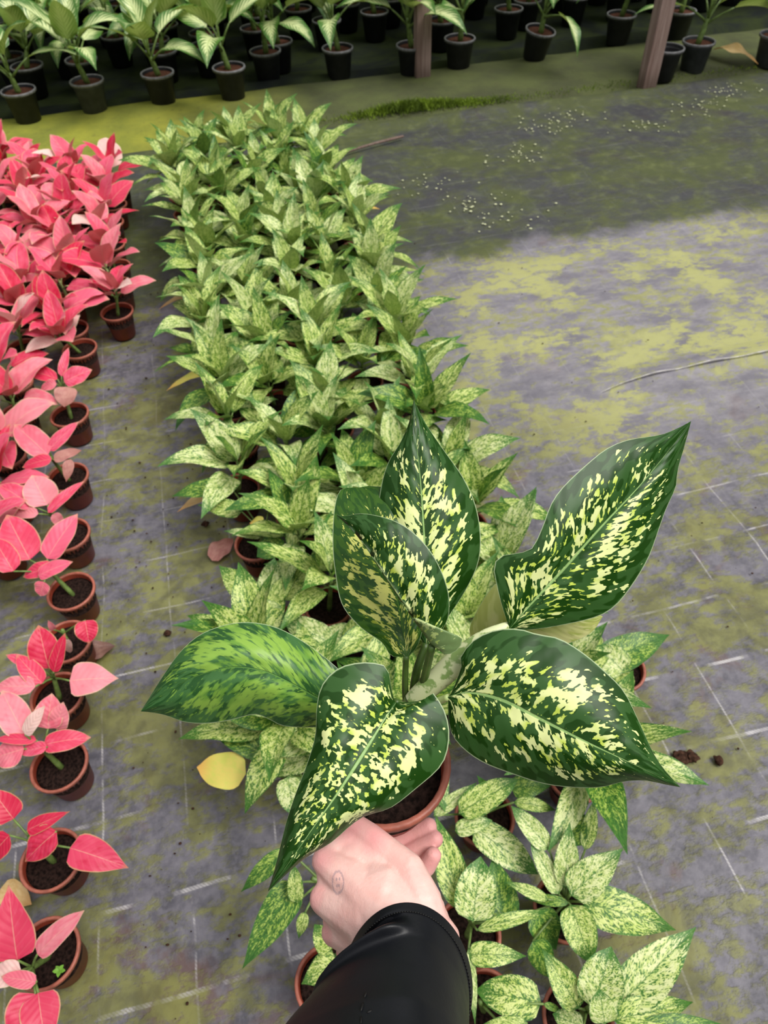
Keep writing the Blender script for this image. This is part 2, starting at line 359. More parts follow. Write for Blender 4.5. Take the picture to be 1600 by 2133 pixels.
# ------------------------------------------------------------------ the floor: woven ground fabric in two sheets with a mossy ledge between
# grid of the woven lines
GA = .111 * 1.5 * 1.0065
def ground_mat(name, moss_all=False):
    t = NT(name); x = t.xyz(t.obj())
    wob = t.noise(t.obj(), 2.2, 2); wob2 = t.noise(t.vec(x[0], x[1], 5.0), 2.6, 2)
    p = t.math('ADD', t.math('MULTIPLY', x[0], CY), t.math('MULTIPLY', x[1], SY))
    q = t.math('SUBTRACT', t.math('MULTIPLY', x[1], CY), t.math('MULTIPLY', x[0], SY))
    n1 = t.noise(t.vec(p, q, 0.0), 3.2, 6, .62, .4); n2 = t.noise(t.vec(p, q, 4.0), 16, 4, .6, .3); n3 = t.noise(t.vec(p, q, 9.0), 1.1, 2)
    n4 = t.noise(t.vec(p, q, 13.0), 60, 3, .6)
    base = t.mix(t.step(n2, .30, .70), (.062, .060, .075), (.138, .131, .155))
    base = t.mix(t.math('MULTIPLY', t.step(n4, .40, .62), .35), base, (.185, .176, .20))
    st = t.noise(t.vec(p, q, 21.0), 4.5, 5, .65, .5)
    base = t.mix(t.math('MULTIPLY', t.step(st, .55, .68), .7), base, (.105, .055, .042))
    # open middle of the aisle: dusty, dried algae in ragged patches
    dp = t.math('DIVIDE', t.math('SUBTRACT', p, 1.55), 1.05); dq = t.math('DIVIDE', t.math('SUBTRACT', q, 1.95), .72)
    rad = t.math('SQRT', t.math('ADD', t.math('MULTIPLY', dp, dp), t.math('MULTIPLY', dq, dq)))
    rad = t.math('ADD', rad, t.math('MULTIPLY', t.math('SUBTRACT', n3, .5), .9))
    cover = t.step(rad, 1.25, .35, 0.0, .042)
    dusty = t.step(rad, 1.55, .5)
    ns = t.noise(t.vec(t.math('MULTIPLY', p, .55), q, 40.0), 9.0, 8, .70, .15)
    base = t.mix(t.math('MULTIPLY', dusty, .75), base, t.mix(t.step(ns, .35, .65), (.150, .142, .165), (.30, .285, .30)))
    nf = t.noise(t.vec(t.math('MULTIPLY', p, .6), q, 50.0), 38.0, 4, .7)
    al = t.math('ADD', t.math('ADD', t.math('MULTIPLY', n1, .34), t.math('ADD', t.math('MULTIPLY', ns, .36), t.math('MULTIPLY', nf, .30))), cover)
    alg = t.step(al, t.math('ADD', .458, t.math('MULTIPLY', dusty, .047)), t.math('ADD', .535, t.math('MULTIPLY', dusty, .05)))
    algc = t.mix(t.step(n2, .35, .65), (.105, .105, .030), (.185, .190, .042))
    algc = t.mix(dusty, algc, t.mix(t.step(n1, .40, .60), (.195, .20, .052), (.34, .345, .105)))
    c = t.mix(t.math('MULTIPLY', alg, .80), base, algc)
    # green moss at the back of the aisle, with the shade there painted in
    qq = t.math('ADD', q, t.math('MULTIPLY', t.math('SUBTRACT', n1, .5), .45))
    moss_shade_mask = t.step(qq, 2.46, 2.58)
    moss_shade_c = t.mix(t.step(n1, .36, .62), (.029, .030, .033), (.042, .055, .014))
    moss_shade_c = t.mix(t.math('MULTIPLY', t.step(n2, .5, .8), .4), moss_shade_c, (.14, .17, .05))
    c = t.mix(t.math('MULTIPLY', moss_shade_mask, .86), c, moss_shade_c)
    # woven pale threads
    def line(coord, off, wdt, k):
        g = t.math('SUBTRACT', t.math('DIVIDE', t.math('ADD', coord, t.math('MULTIPLY', t.math('SUBTRACT', wob if k else wob2, .5), .035)), GA), off)
        d = t.math('ABSOLUTE', t.math('SUBTRACT', t.math('FRACT', t.math('ADD', g, .5)), .5))
        br = t.noise(t.vec(t.math('MULTIPLY', p, 7.0 if k else 2.0), t.math('MULTIPLY', q, 2.0 if k else 7.0), 30.0 + k), 1.0, 4, .65)
        return t.math('MULTIPLY', t.step(d, wdt, t.math('MULTIPLY', wdt, .5)), t.step(br, .44, .60))
    oq = OFFQ; op = OFFP
    ln = t.math('MAXIMUM', line(q, oq, t.step(q, .5, 1.1, .030, .020), 1), t.math('MULTIPLY', line(p, op, .016, 0), .75))
    wv = t.math('SINE', t.math('MULTIPLY', t.math('ADD', p, q), 900.0))
    ln = t.math('MULTIPLY', ln, t.step(wv, -.9, .3, .55, 1.0))
    ln = t.math('MULTIPLY', ln, t.math('SUBTRACT', 1.0, t.math('MULTIPLY', t.math('MAXIMUM', moss_shade_mask, dusty), .72)))
    ln = t.math('MULTIPLY', ln, t.math('SUBTRACT', 1.0, t.math('MULTIPLY', alg, .60)))
    ln = t.math('MULTIPLY', ln, t.step(q, .95, 1.5, 1.0, .5))
    c = t.mix(t.math('MULTIPLY', ln, .80), c, (.52, .50, .50))
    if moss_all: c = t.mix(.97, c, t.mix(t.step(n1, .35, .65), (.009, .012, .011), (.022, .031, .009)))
    rough = t.step(n1, .3, .7, .42, .75)
    hgt = t.math('ADD', t.math('MULTIPLY', n2, .5), t.math('ADD', t.math('MULTIPLY', n4, .3), t.math('MULTIPLY', alg, .5)))
    return t.bsdf(c, .85 if moss_all else rough, .1 if moss_all else .35, bump=hgt, bd=.0025)
_o = bed(0, 0)
# grid phase measured where two threads cross
_c1 = to_bed(gp(384.4, 1667)); OFFP = (_c1[0] / GA) % 1.0; OFFQ = (_c1[1] / GA) % 1.0
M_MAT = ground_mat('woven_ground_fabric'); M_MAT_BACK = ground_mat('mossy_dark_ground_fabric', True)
def sheet(name, p0, p1, q0, q1, step_, zf, mat, label):
    npn = int((p1 - p0) / step_) + 1; nq = int((q1 - q0) / step_) + 1; V, Fc = [], []
    for j in range(nq + 1):
        for i in range(npn + 1):
            p = p0 + (p1 - p0) * i / npn; q = q0 + (q1 - q0) * j / nq; V.append(bed(p, q, zf(p, q)))
    for j in range(nq):
        for i in range(npn):
            a = j * (npn + 1) + i; Fc.append((a, a + 1, a + npn + 2, a + npn + 1))
    o = link(name, mesh(name, V, Fc), mat); tag(o, label, kind='structure'); return o
def ss(a, b, x):
    x = max(0, min(1, (x - a) / (b - a))); return x * x * (3 - 2 * x)
def zf_main(p, q):
    z = .004 * mnoise.noise(Vector((p * 1.6, q * 2.4, 1.0))) + .0022 * mnoise.noise(Vector((p * 5, q * 7, 3.0)))
    # creases running across the aisle
    for (q0, pa, pb, hgt, wd) in ((1.615 + .10 * min(0, p - 1.2), .75, 3.5, .017, .016), (.845 - .03 * (p + .3), -.56, -.05, .010, .014), (1.05, -.52, -.25, .007, .012), (.93 - .06 * (p - 1), 1.02, 2.5, .007, .016), (2.52, .6, 4, .010, .05), (1.45 + .03 * p, 1.1, 3, .006, .04), (3.05, .8, 4, .010, .06), (.16, .45, 1.2, .006, .04)):
        d = q - q0 + .02 * mnoise.noise(Vector((p * 2, q0, 0)))
        k = ss(pa, pa + .3, p) * (1 - ss(pb - .3, pb, p))
        z += k * hgt * (math.exp(-(d / wd) ** 2) if d < 0 else math.exp(-(d / (wd * 2.6)) ** 2))
    z += .028 * math.exp(-((q - 3.90) / .05) ** 2) * (.6 + .5 * mnoise.noise(Vector((p * 1.5, 0, 7))))
    return z - .006 + (-.012 if q > 3.95 else 0)
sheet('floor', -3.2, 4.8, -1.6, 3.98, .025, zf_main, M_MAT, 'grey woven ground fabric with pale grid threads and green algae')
def moss_mat():
    t = NT('yellow_green_moss_ground'); x = t.xyz(t.obj())
    n1 = t.noise(t.obj(), 2.5, 5, .6); n2 = t.noise(t.obj(), 30, 4, .65); n3 = t.noise(t.obj(), 1.1, 3)
    p = t.math('ADD', t.math('MULTIPLY', x[0], CY), t.math('MULTIPLY', x[1], SY))
    c = t.mix(t.step(n1, .35, .65), (.050, .056, .026), (.078, .092, .032))
    bright = t.math('MULTIPLY', t.step(p, .75, -.25), t.step(n3, .25, .6, .55, 1.0))
    c = t.mix(bright, c, t.mix(t.step(n1, .35, .65), (.185, .205, .030), (.30, .30, .035)))
    c = t.mix(t.math('MULTIPLY', t.step(n2, .55, .75), .35), c, (.07, .055, .03))
    return t.bsdf(c, .85, .2, bump=n2, bd=.006)
M_MOSS = moss_mat()
def zf_ledge(p, q):
    z = .032 * ss(3.92, 4.02, q) * (.85 + .3 * mnoise.noise(Vector((p * 2, q * 2, 2)))) + .006 * mnoise.noise(Vector((p * 4, q * 5, 5)))
    return z - .03 * ss(4.52, 4.70, q) - .006
sheet('mossy_ledge', -3.4, 4.8, 3.90, 4.78, .04, zf_ledge, M_MOSS, 'strip of bare mossy soil between the two ground fabrics')
def zf_back(p, q):
    e = 4.62 + .03 * mnoise.noise(Vector((p * 1.3, 0, 3))) + (.10 * ss(1.4, 2.6, p))
    return .034 * math.exp(-((q - e) / .05) ** 2) + .006 * math.exp(-((q - e - .14) / .03) ** 2) + .004 * mnoise.noise(Vector((p * 2, q * 2, 8))) + .004 - .05 * (1 - ss(e - .10, e - .03, q))
sheet('floor.001', -3.8, 5.5, 4.48, 9.0, .05, zf_back, M_MAT_BACK, 'dark mossy ground fabric under the rear rows of plants')

# ------------------------------------------------------------------ timber posts at the back
def wood():
    t = NT('weathered_timber'); x = t.xyz(t.obj())
    n = t.noise(t.vec(t.math('MULTIPLY', x[0], 60.0), t.math('MULTIPLY', x[1], 60.0), t.math('MULTIPLY', x[2], 3.0)), 1.0, 5, .65)
    m = t.noise(t.obj(), 5, 3)
    c = t.mix(t.step(n, .3, .7), (.20, .125, .105), (.36, .265, .235)); c = t.mix(t.step(m, .55, .7), c, (.13, .075, .06))
    c = t.mix(t.step(x[2], .12, .02, 0, .6), c, (.08, .055, .04))
    return t.bsdf(c, .8, .2, bump=n, bd=.003)
M_WOOD = wood()
ROOF_Z = 2.2
def post(px, py, sx_, sy_, label):
    g = gp(px, py, .02); r = empty('wooden_post', (g.x, g.y, 0), label, 'post')
    bm = bmesh.new(); bmesh.ops.create_cube(bm, size=1.0)
    for v in bm.verts: v.co = Vector((v.co.x * sx_, v.co.y * sy_, v.co.z * ROOF_Z + ROOF_Z / 2))
    bmesh.ops.rotate(bm, verts=bm.verts, matrix=Matrix.Rotation(YAW, 3, 'Z'))
    bmesh.ops.bevel(bm, geom=bm.edges[:], offset=.004, segments=2, affect='EDGES')
    bmesh.ops.subdivide_edges(bm, edges=[e for e in bm.edges if abs(e.verts[0].co.z - e.verts[1].co.z) > 1], cuts=20)
    for v in bm.verts:
        v.co.x += .004 * mnoise.noise(Vector((v.co.z * 2, px, 0))); v.co.y += .004 * mnoise.noise(Vector((0, v.co.z * 2, px)))
    me = bpy.data.meshes.new('timber'); bm.to_mesh(me); bm.free(); link('timber', me, M_WOOD, r, smooth=False); return r
post(879, 160, .088, .06, 'pale timber post standing left of centre among the rear black pots')
post(1347, 176, .085, .07, 'darker timber post at right beside the empty black pot')
#@@PART2
# ------------------------------------------------------------------ the held plant
def edge_curve(pts, n):
    return [(v.x, v.y) for v in spline([(a, b, 0) for a, b in pts], n)]
def traced_leaf(name, parent, L, Mid, Rt, mat, dl=.02, dr=.02, bulge=.006, n=34, nv=6, flip=False, pw=.8):
    l = edge_curve(L, n); r = edge_curve(Rt, n)
    m = [tuple(v) for v in spline([(a, b, d * 1000) for a, b, d in Mid], n)]
    V, UV, Fc = [], [], []; o = parent.location
    for i in range(n):
        u = i / (n - 1); k = math.sin(PI * min(1, max(0, u))) ** pw; dm = m[i][2] / 1000
        dL = dl(u) if callable(dl) else dl; dR = dr(u) if callable(dr) else dr
        A = P(l[i][0], l[i][1], dm + dL * k); B = P(m[i][0], m[i][1], dm); C = P(r[i][0], r[i][1], dm + dR * k)
        for j in range(-nv, nv + 1):
            v = j / nv; av = abs(v); e = A if v < 0 else C
            p = B.lerp(e, av); q_ = (EYE - p).normalized()
            p = p + q_ * (bulge * k * math.sin(PI * av ** .8) + .0012 * k * math.sin(u * 46 - av * 9) * av * (1 - av) * 2)
            V.append(p - o); UV.append((u, v))
    w_ = 2 * nv + 1
    for i in range(n - 1):
        for j in range(w_ - 1):
            a = i * w_ + j; Fc.append((a, a + 1, a + w_ + 1, a + w_))
    mid = V[(n // 2) * w_ + nv] + o; f = (EYE - mid) * (-1 if flip else 1)
    return link(name, finish_leaf(name, V, Fc, UV, f), mat, parent)
PC = P(800, 1585, .640)                                    # centre of the rim of the held pot
hero = empty('speckled_dumb_cane', (PC.x, PC.y, PC.z - .098), 'large dark green plant with cream blotches held up in the hand', 'potted plant')
HO = hero.location
put('pot', pot_mesh('held_pot', .0555, .041, .098, (M_TERRA, M_TERRA_RIM), .010, .0035), hero)
s_ = soil_mesh('held_soil', .0525, 55); s_.materials.append(M_SOIL); put('soil', s_, hero, (0, 0, .080))
# leaves: outline and midrib measured, with the distance of each from the eye
traced_leaf('leaf', hero, [(886, 1345), (850, 1290), (812, 1215), (792, 1120), (790, 1040), (806, 970), (835, 920), (852, 880), (862, 832)],
    [(888, 1345, .595), (889, 1240, .596), (885, 1140, .598), (876, 1000, .602), (866, 905, .606), (862, 832, .612)],
    [(890, 1345), (930, 1290), (970, 1230), (997, 1170), (1001, 1110), (990, 1050), (965, 995), (930, 945), (895, 895), (876, 862), (862, 832)], M_HERO, .012, .016, .006)
traced_leaf('leaf', hero, [(846, 1368), (815, 1366), (795, 1338), (750, 1306), (712, 1258), (698, 1190), (693, 1130), (696, 1065), (706, 1025), (722, 1016)],
    [(846, 1372, .580), (836, 1290, .584), (815, 1190, .590), (790, 1110, .598), (765, 1050, .612), (745, 1016, .628)],
    [(850, 1370), (872, 1340), (885, 1280), (880, 1200), (870, 1120), (845, 1050), (810, 1018), (768, 1012)], M_HERO_YELLOW, .006, .010, .004)
traced_leaf('leaf', hero, [(905, 1345), (928, 1364), (955, 1352), (963, 1330), (938, 1318), (900, 1300), (852, 1240), (812, 1182), (766, 1126), (725, 1090), (700, 1072)],
    [(900, 1345, .556), (880, 1318, .553), (845, 1268, .548), (805, 1208, .546), (768, 1150, .547), (735, 1106, .550), (700, 1072, .556)],
    [(902, 1345), (918, 1318), (934, 1285), (935, 1240), (922, 1195), (898, 1150), (862, 1110), (822, 1085), (775, 1072), (745, 1070), (722, 1075), (700, 1072)], M_HERO,
    lambda u: .022 if u > .22 else -.004, -.006, .008)
traced_leaf('leaf', hero, [(1062, 1308), (1048, 1270), (1034, 1215), (1029, 1178), (1045, 1158), (1080, 1152), (1108, 1142), (1130, 1098), (1148, 1050), (1175, 1012), (1225, 965), (1265, 934), (1310, 916), (1375, 906), (1412, 892), (1440, 877)],
    [(1060, 1312, .575), (1100, 1265, .572), (1165, 1195, .571), (1245, 1105, .576), (1330, 1015, .588), (1400, 930, .600), (1440, 877, .612)],
    [(1064, 1312), (1100, 1312), (1160, 1304), (1240, 1286), (1282, 1262), (1320, 1215), (1352, 1160), (1372, 1105), (1388, 1060), (1408, 1015), (1412, 980), (1426, 930), (1440, 877)], M_HERO, -.012, .018, .007)
traced_leaf('leaf', hero, [(938, 1450), (950, 1420), (962, 1385), (958, 1372), (985, 1335), (1030, 1313), (1080, 1310), (1120, 1321), (1165, 1330), (1215, 1360), (1262, 1400), (1300, 1440), (1330, 1500), (1362, 1570), (1390, 1610), (1418, 1640)],
    [(932, 1452, .562), (975, 1442, .553), (1045, 1457, .541), (1130, 1500, .530), (1220, 1545, .523), (1320, 1592, .521), (1418, 1640, .524)],
    [(934, 1455), (934, 1490), (942, 1530), (968, 1562), (1010, 1590), (1070, 1613), (1130, 1632), (1190, 1640), (1250, 1640), (1300, 1628), (1345, 1626), (1385, 1634), (1418, 1640)], M_HERO, .018, .022, .008)
traced_leaf('leaf', hero, [(822, 1462), (815, 1430), (808, 1395), (792, 1383), (750, 1380), (705, 1392), (672, 1425), (660, 1470), (657, 1530), (640, 1590), (617, 1650), (597, 1710), (580, 1780), (565, 1835), (558, 1857)],
    [(825, 1463, .550), (800, 1500, .541), (752, 1578, .527), (705, 1650, .517), (650, 1728, .512), (600, 1800, .512), (558, 1857, .517)],
    [(828, 1463), (862, 1462), (896, 1452), (902, 1443), (925, 1478), (936, 1520), (932, 1565), (915, 1600), (870, 1640), (815, 1682), (760, 1700), (728, 1722), (690, 1755), (640, 1785), (600, 1818), (572, 1845), (558, 1857)], M_HERO, .020, .014, .008)
traced_leaf('leaf', hero, [(712, 1400), (690, 1380), (655, 1352), (605, 1320), (560, 1302), (510, 1296), (460, 1304), (412, 1325), (372, 1362), (335, 1415), (310, 1455), (293, 1482)],
    [(720, 1470, .600), (665, 1455, .592), (610, 1425, .584), (550, 1398, .578), (480, 1390, .576), (400, 1412, .580), (340, 1450, .588), (293, 1482, .598)],
    [(705, 1500), (680, 1512), (640, 1515), (590, 1512), (560, 1498), (530, 1488), (480, 1500), (430, 1507), (385, 1504), (345, 1490), (315, 1484), (293, 1482)], M_HERO_GREEN, .022, .020, .010)['label'] = 'mottled mid green leaf pointing left'
traced_leaf('leaf', hero, [(985, 1345), (978, 1310), (995, 1270), (1018, 1232), (1040, 1212), (1080, 1215), (1130, 1230), (1190, 1255), (1256, 1284)],
    [(1000, 1350, .625), (1040, 1320, .620), (1090, 1300, .618), (1150, 1290, .620), (1210, 1285, .624), (1256, 1284, .628)],
    [(1010, 1365), (1060, 1365), (1110, 1352), (1160, 1345), (1200, 1335), (1235, 1315), (1256, 1284)], M_HERO_PALE, .010, .008, .004)['label'] = 'pale yellow leaf seen from below'
# petioles and the pale rolled sheath in the middle
def hero_stem(name, pts, radii, mat, parent=hero):
    V, Fc = [], []; pp = spline([P(*p) - HO for p in pts], 14)
    rr = [radii[0] + (radii[1] - radii[0]) * i / 13 for i in range(14)]
    tube(V, Fc, pp, rr, 10); return link(name, mesh(name, V, Fc), mat, parent)
t_ = NT('pale_speckled_sheath'); n_ = t_.noise(t_.obj(), 95, 3, .55)
M_SHEATH = t_.bsdf(t_.mix(t_.step(n_, .50, .60), (.60, .64, .36), (.22, .33, .10)), .4, .4)
hero_stem('stem', [(845, 1520, .632), (850, 1475, .612), (858, 1455, .600)], (.0075, .0065), M_STEM)
hero_stem('petiole', [(848, 1482, .612), (844, 1430, .598), (846, 1366, .581)], (.0030, .0024), M_STEM_DARK)
hero_stem('petiole', [(858, 1478, .610), (868, 1400, .598), (888, 1340, .597)], (.0042, .0032), M_STEM_DARK)
hero_stem('petiole', [(872, 1470, .605), (885, 1410, .585), (900, 1345, .557)], (.0040, .0030), M_STEM_DARK)
hero_stem('petiole', [(862, 1470, .598), (900, 1465, .578), (936, 1452, .563)], (.0036, .0028), M_STEM_PALE)
hero_stem('petiole', [(852, 1474, .602), (840, 1470, .575), (824, 1462, .551)], (.0036, .0030), M_STEM_DARK)
hero_stem('petiole', [(846, 1480, .618), (790, 1470, .622), (715, 1470, .602)], (.0036, .0030), M_STEM_DARK)
def sheath():
    """a rolled young leaf: a spear that opens towards its tip"""
    n, k = 16, 12; V, Fc, UV = [], [], []
    c = spline([P(858, 1462, .596), P(905, 1420, .585), (P(960, 1372, .576)), P(1015, 1330, .574), P(1068, 1294, .576)], n)
    wd = [.0075, .0085, .0088, .0090, .0092, .0094, .0096, .0098, .0098, .0096, .0092, .0086, .0074, .0056, .0034, .0006]
    for i in range(n):
        t = (c[min(i + 1, n - 1)] - c[max(i - 1, 0)]).normalized(); e = (EYE - c[i]).normalized(); s = t.cross(e).normalized(); e = s.cross(t)
        for j in range(k + 1):
            a = PI * (-.62 + 1.24 * j / k); V.append(c[i] - HO + s * (wd[i] * math.sin(a)) + e * (wd[i] * .55 * math.cos(a))); UV.append((i / (n - 1), 2 * j / k - 1))
    for i in range(n - 1):
        for j in range(k):
            a = i * (k + 1) + j; Fc.append((a, a + 1, a + k + 2, a + k + 1))
    return link('sheath', finish_leaf('sheath', V, Fc, UV, EYE - c[8]), M_SHEATH, hero)
sheath()
hero_stem('petiole', [(950, 1395, .580), (1010, 1350, .577), (1062, 1310, .575)], (.0045, .0032), M_STEM_PALE)
hero_stem('petiole', [(900, 1440, .592), (950, 1400, .600), (1000, 1352, .624)], (.0050, .0035), M_STEM_PALE)

# ------------------------------------------------------------------ the hand
def skin_mat(tattoo):
    t = NT('light_skin'); x = t.obj()
    n = t.noise(x, 45, 4); n2 = t.noise(x, 420, 3); n3 = t.noise(x, 900, 2)
    c = t.mix(t.step(n, .3, .7), (.76, .43, .385), (.83, .53, .475))
    at = t.n('Attribute'); at.attribute_name = 'warm'
    c = t.mix(t.math('MULTIPLY', at.outputs['Fac'], .75), c, (.78, .29, .30))
    # faint ring-shaped tattoo on the back of the hand
    ce, ax, ay, sx_, sy_ = tattoo
    d = t.n('VectorMath', operation='SUBTRACT'); t.put(d.inputs[0], x); t.put(d.inputs[1], tuple(ce))
    def dot(v):
        k = t.n('VectorMath', operation='DOT_PRODUCT'); t.t.links.new(d.outputs[0], k.inputs[0]); t.put(k.inputs[1], tuple(v)); return k.outputs['Value']
    u = t.math('DIVIDE', dot(ax), sx_); v = t.math('DIVIDE', dot(ay), sy_)
    jit = t.noise(x, 900, 2)
    r = t.math('ADD', t.math('SQRT', t.math('ADD', t.math('MULTIPLY', u, u), t.math('MULTIPLY', v, v))), t.math('MULTIPLY', t.math('SUBTRACT', jit, .5), .35))
    ring = t.math('MULTIPLY', t.step(t.math('ABSOLUTE', t.math('SUBTRACT', r, 1.0)), .20, .06), t.step(jit, .28, .5, .35, 1))
    def blob(bu, bv, br):
        a = t.math('SUBTRACT', u, bu); b = t.math('SUBTRACT', v, bv)
        return t.step(t.math('SQRT', t.math('ADD', t.math('MULTIPLY', a, a), t.math('MULTIPLY', b, b))), br, br * .5)
    ink = t.math('MAXIMUM', ring, t.math('MAXIMUM', blob(-.25, .28, .20), blob(.28, .30, .20)))
    ink = t.math('MAXIMUM', ink, t.math('MAXIMUM', blob(-.15, -.30, .22), blob(.2, -.28, .20)))
    c = t.mix(t.math('MULTIPLY', ink, .42), c, (.16, .15, .22))
    h = t.math('ADD', t.math('MULTIPLY', n2, .6), t.math('MULTIPLY', n3, .4))
    return t.bsdf(c, .52, .35, bump=h, bd=.0004, sss=.10)
def capsules(chains):
    """tapered chains of spheres and cones: each chain is [(px, py, depth, radius px)]"""
    bm = bmesh.new()
    def ball(p, r): bmesh.ops.create_icosphere(bm, subdivisions=2, radius=r * 1.02, matrix=Matrix.Translation(p))
    for ch in chains:
        pts = [(P(a, b, d), r * d / FPX) for a, b, d, r in ch]
        for (p, r), (q_, s) in zip(pts, pts[1:]):
            k = max(2, int((q_ - p).length / (min(r, s) * .30)))
            for i in range(k + 1): ball(p.lerp(q_, i / k), r + (s - r) * i / k)
    # the back of the hand: a smooth pad between the wrist and the knuckle line
    A = [(900, 1985, .552, 70), (870, 1995, .548, 76), (835, 2005, .548, 78), (812, 2020, .552, 70), (800, 2040, .560, 58)]
    B = [(770, 1775, .596, 36), (682, 1796, .593, 25), (682, 1872, .585, 27), (702, 1940, .586, 25), (728, 1982, .590, 22)]
    def row(T, t):
        k = min(len(T) - 2, int(t * (len(T) - 1))); f = t * (len(T) - 1) - k
        return [T[k][i] + (T[k + 1][i] - T[k][i]) * f for i in range(4)]
    for i in range(14):
        for j in range(13):
            s_, t_ = i / 13, j / 12; a, b = row(A, t_), row(B, t_); c = [a[n] + (b[n] - a[n]) * s_ for n in range(4)]
            c[3] = a[3] + (b[3] - a[3]) * s_ ** .8; c[2] -= .004 * math.sin(PI * t_) * math.sin(PI * s_)
            ball(P(c[0], c[1], c[2]), max(14, c[3] * .92) * c[2] / FPX)
    return bm
chains = [
    # back of the hand: wrist to the four knuckles
    [(850, 2050, .545, 84), (832, 1985, .545, 84), (790, 1900, .560, 60), (735, 1835, .580, 46), (678, 1793, .592, 29)],
    [(835, 1995, .545, 82), (770, 1915, .560, 58), (720, 1890, .574, 46), (676, 1872, .584, 32)],
    [(835, 2015, .545, 74), (770, 1960, .562, 50), (730, 1945, .576, 40), (697, 1942, .586, 28)],
    [(830, 2030, .545, 70), (780, 1995, .570, 44), (750, 1985, .580, 33), (724, 1982, .590, 25)],
    [(850, 1950, .560, 90), (800, 1870, .575, 75), (760, 1840, .590, 60)],
    [(880, 2000, .545, 72), (905, 1960, .550, 55)],
    [(868, 2010, .555, 76), (855, 2090, .545, 74), (835, 2200, .505, 76), (800, 2360, .45, 80), (775, 2540, .40, 84)],
    [(682, 1793, .592, 27), (706, 1764, .600, 27), (740, 1752, .602, 28), (790, 1780, .592, 34)],
    [(700, 1800, .592, 27), (740, 1778, .596, 32), (800, 1800, .588, 38)],
    # thumb
    [(890, 1965, .552, 62), (872, 1880, .566, 50), (850, 1812, .578, 36), (812, 1776, .588, 29), (772, 1744, .598, 28), (742, 1722, .606, 25), (712, 1704, .614, 20)],
    [(846, 1812, .585, 36), (800, 1840, .590, 40), (750, 1800, .598, 36)],
    # fingers curled round the underside of the pot
    [(678, 1795, .592, 28), (700, 1790, .622, 26), (740, 1790, .652, 25), (810, 1762, .668, 22), (862, 1734, .668, 21), (893, 1721, .664, 18)],
    [(676, 1872, .584, 30), (695, 1862, .620, 27), (750, 1830, .650, 25), (830, 1790, .660, 23), (880, 1762, .658, 21), (906, 1748, .655, 18)],
    [(697, 1942, .586, 27), (715, 1925, .618, 25), (775, 1880, .642, 24), (850, 1835, .646, 22), (888, 1804, .643, 21), (902, 1782, .640, 18)],
    [(724, 1982, .590, 24), (745, 1965, .612, 22), (790, 1920, .628, 21), (840, 1880, .634, 19), (872, 1850, .632, 16)],
]
hbm = capsules(chains); hme = bpy.data.meshes.new('hand'); hbm.to_mesh(hme); hbm.free()
tmp = bpy.data.objects.new('hand_build', hme); COL.objects.link(tmp)
md = tmp.modifiers.new('v', 'REMESH'); md.mode = 'VOXEL'; md.voxel_size = .0013
ms = tmp.modifiers.new('s', 'SMOOTH'); ms.factor = .5; ms.iterations = 9
dg = bpy.context.evaluated_depsgraph_get(); hm2 = bpy.data.meshes.new_from_object(tmp.evaluated_get(dg)); bpy.data.objects.remove(tmp)
HANDO = P(850, 2000, .54)
for v in hm2.vertices: v.co = v.co - HANDO
at_ = hm2.attributes.new('warm', 'FLOAT', 'POINT'); spots = [(P(893, 1721, .664), .022), (P(906, 1748, .655), .022), (P(902, 1785, .64), .022), (P(735, 1722, .60), .020), (P(672, 1790, .585), .013), (P(668, 1872, .58), .012), (P(690, 1942, .58), .012), (P(718, 1985, .585), .014), (P(850, 1760, .665), .028), (P(780, 1745, .59), .016)]
for i, v in enumerate(hm2.vertices):
    a = 0.0
    for p, r in spots: a = max(a, 1 - (v.co + HANDO - p).length / r)
    at_.data[i].value = max(0, a) ** .7 if a > 0 else 0
person = empty('person', HANDO, 'hand in a black sleeve reaching in from below to hold up the potted plant', 'person')
te = ray(704, 1838).normalized(); tat = P(704, 1838, .565) - HANDO
ty = (ray(704, 1828) - ray(704, 1838)); ty = (ty - te * ty.dot(te)).normalized(); tx = te.cross(ty)
link('hand', hm2, skin_mat((tat, tx, ty, .0044, .0078)), person)
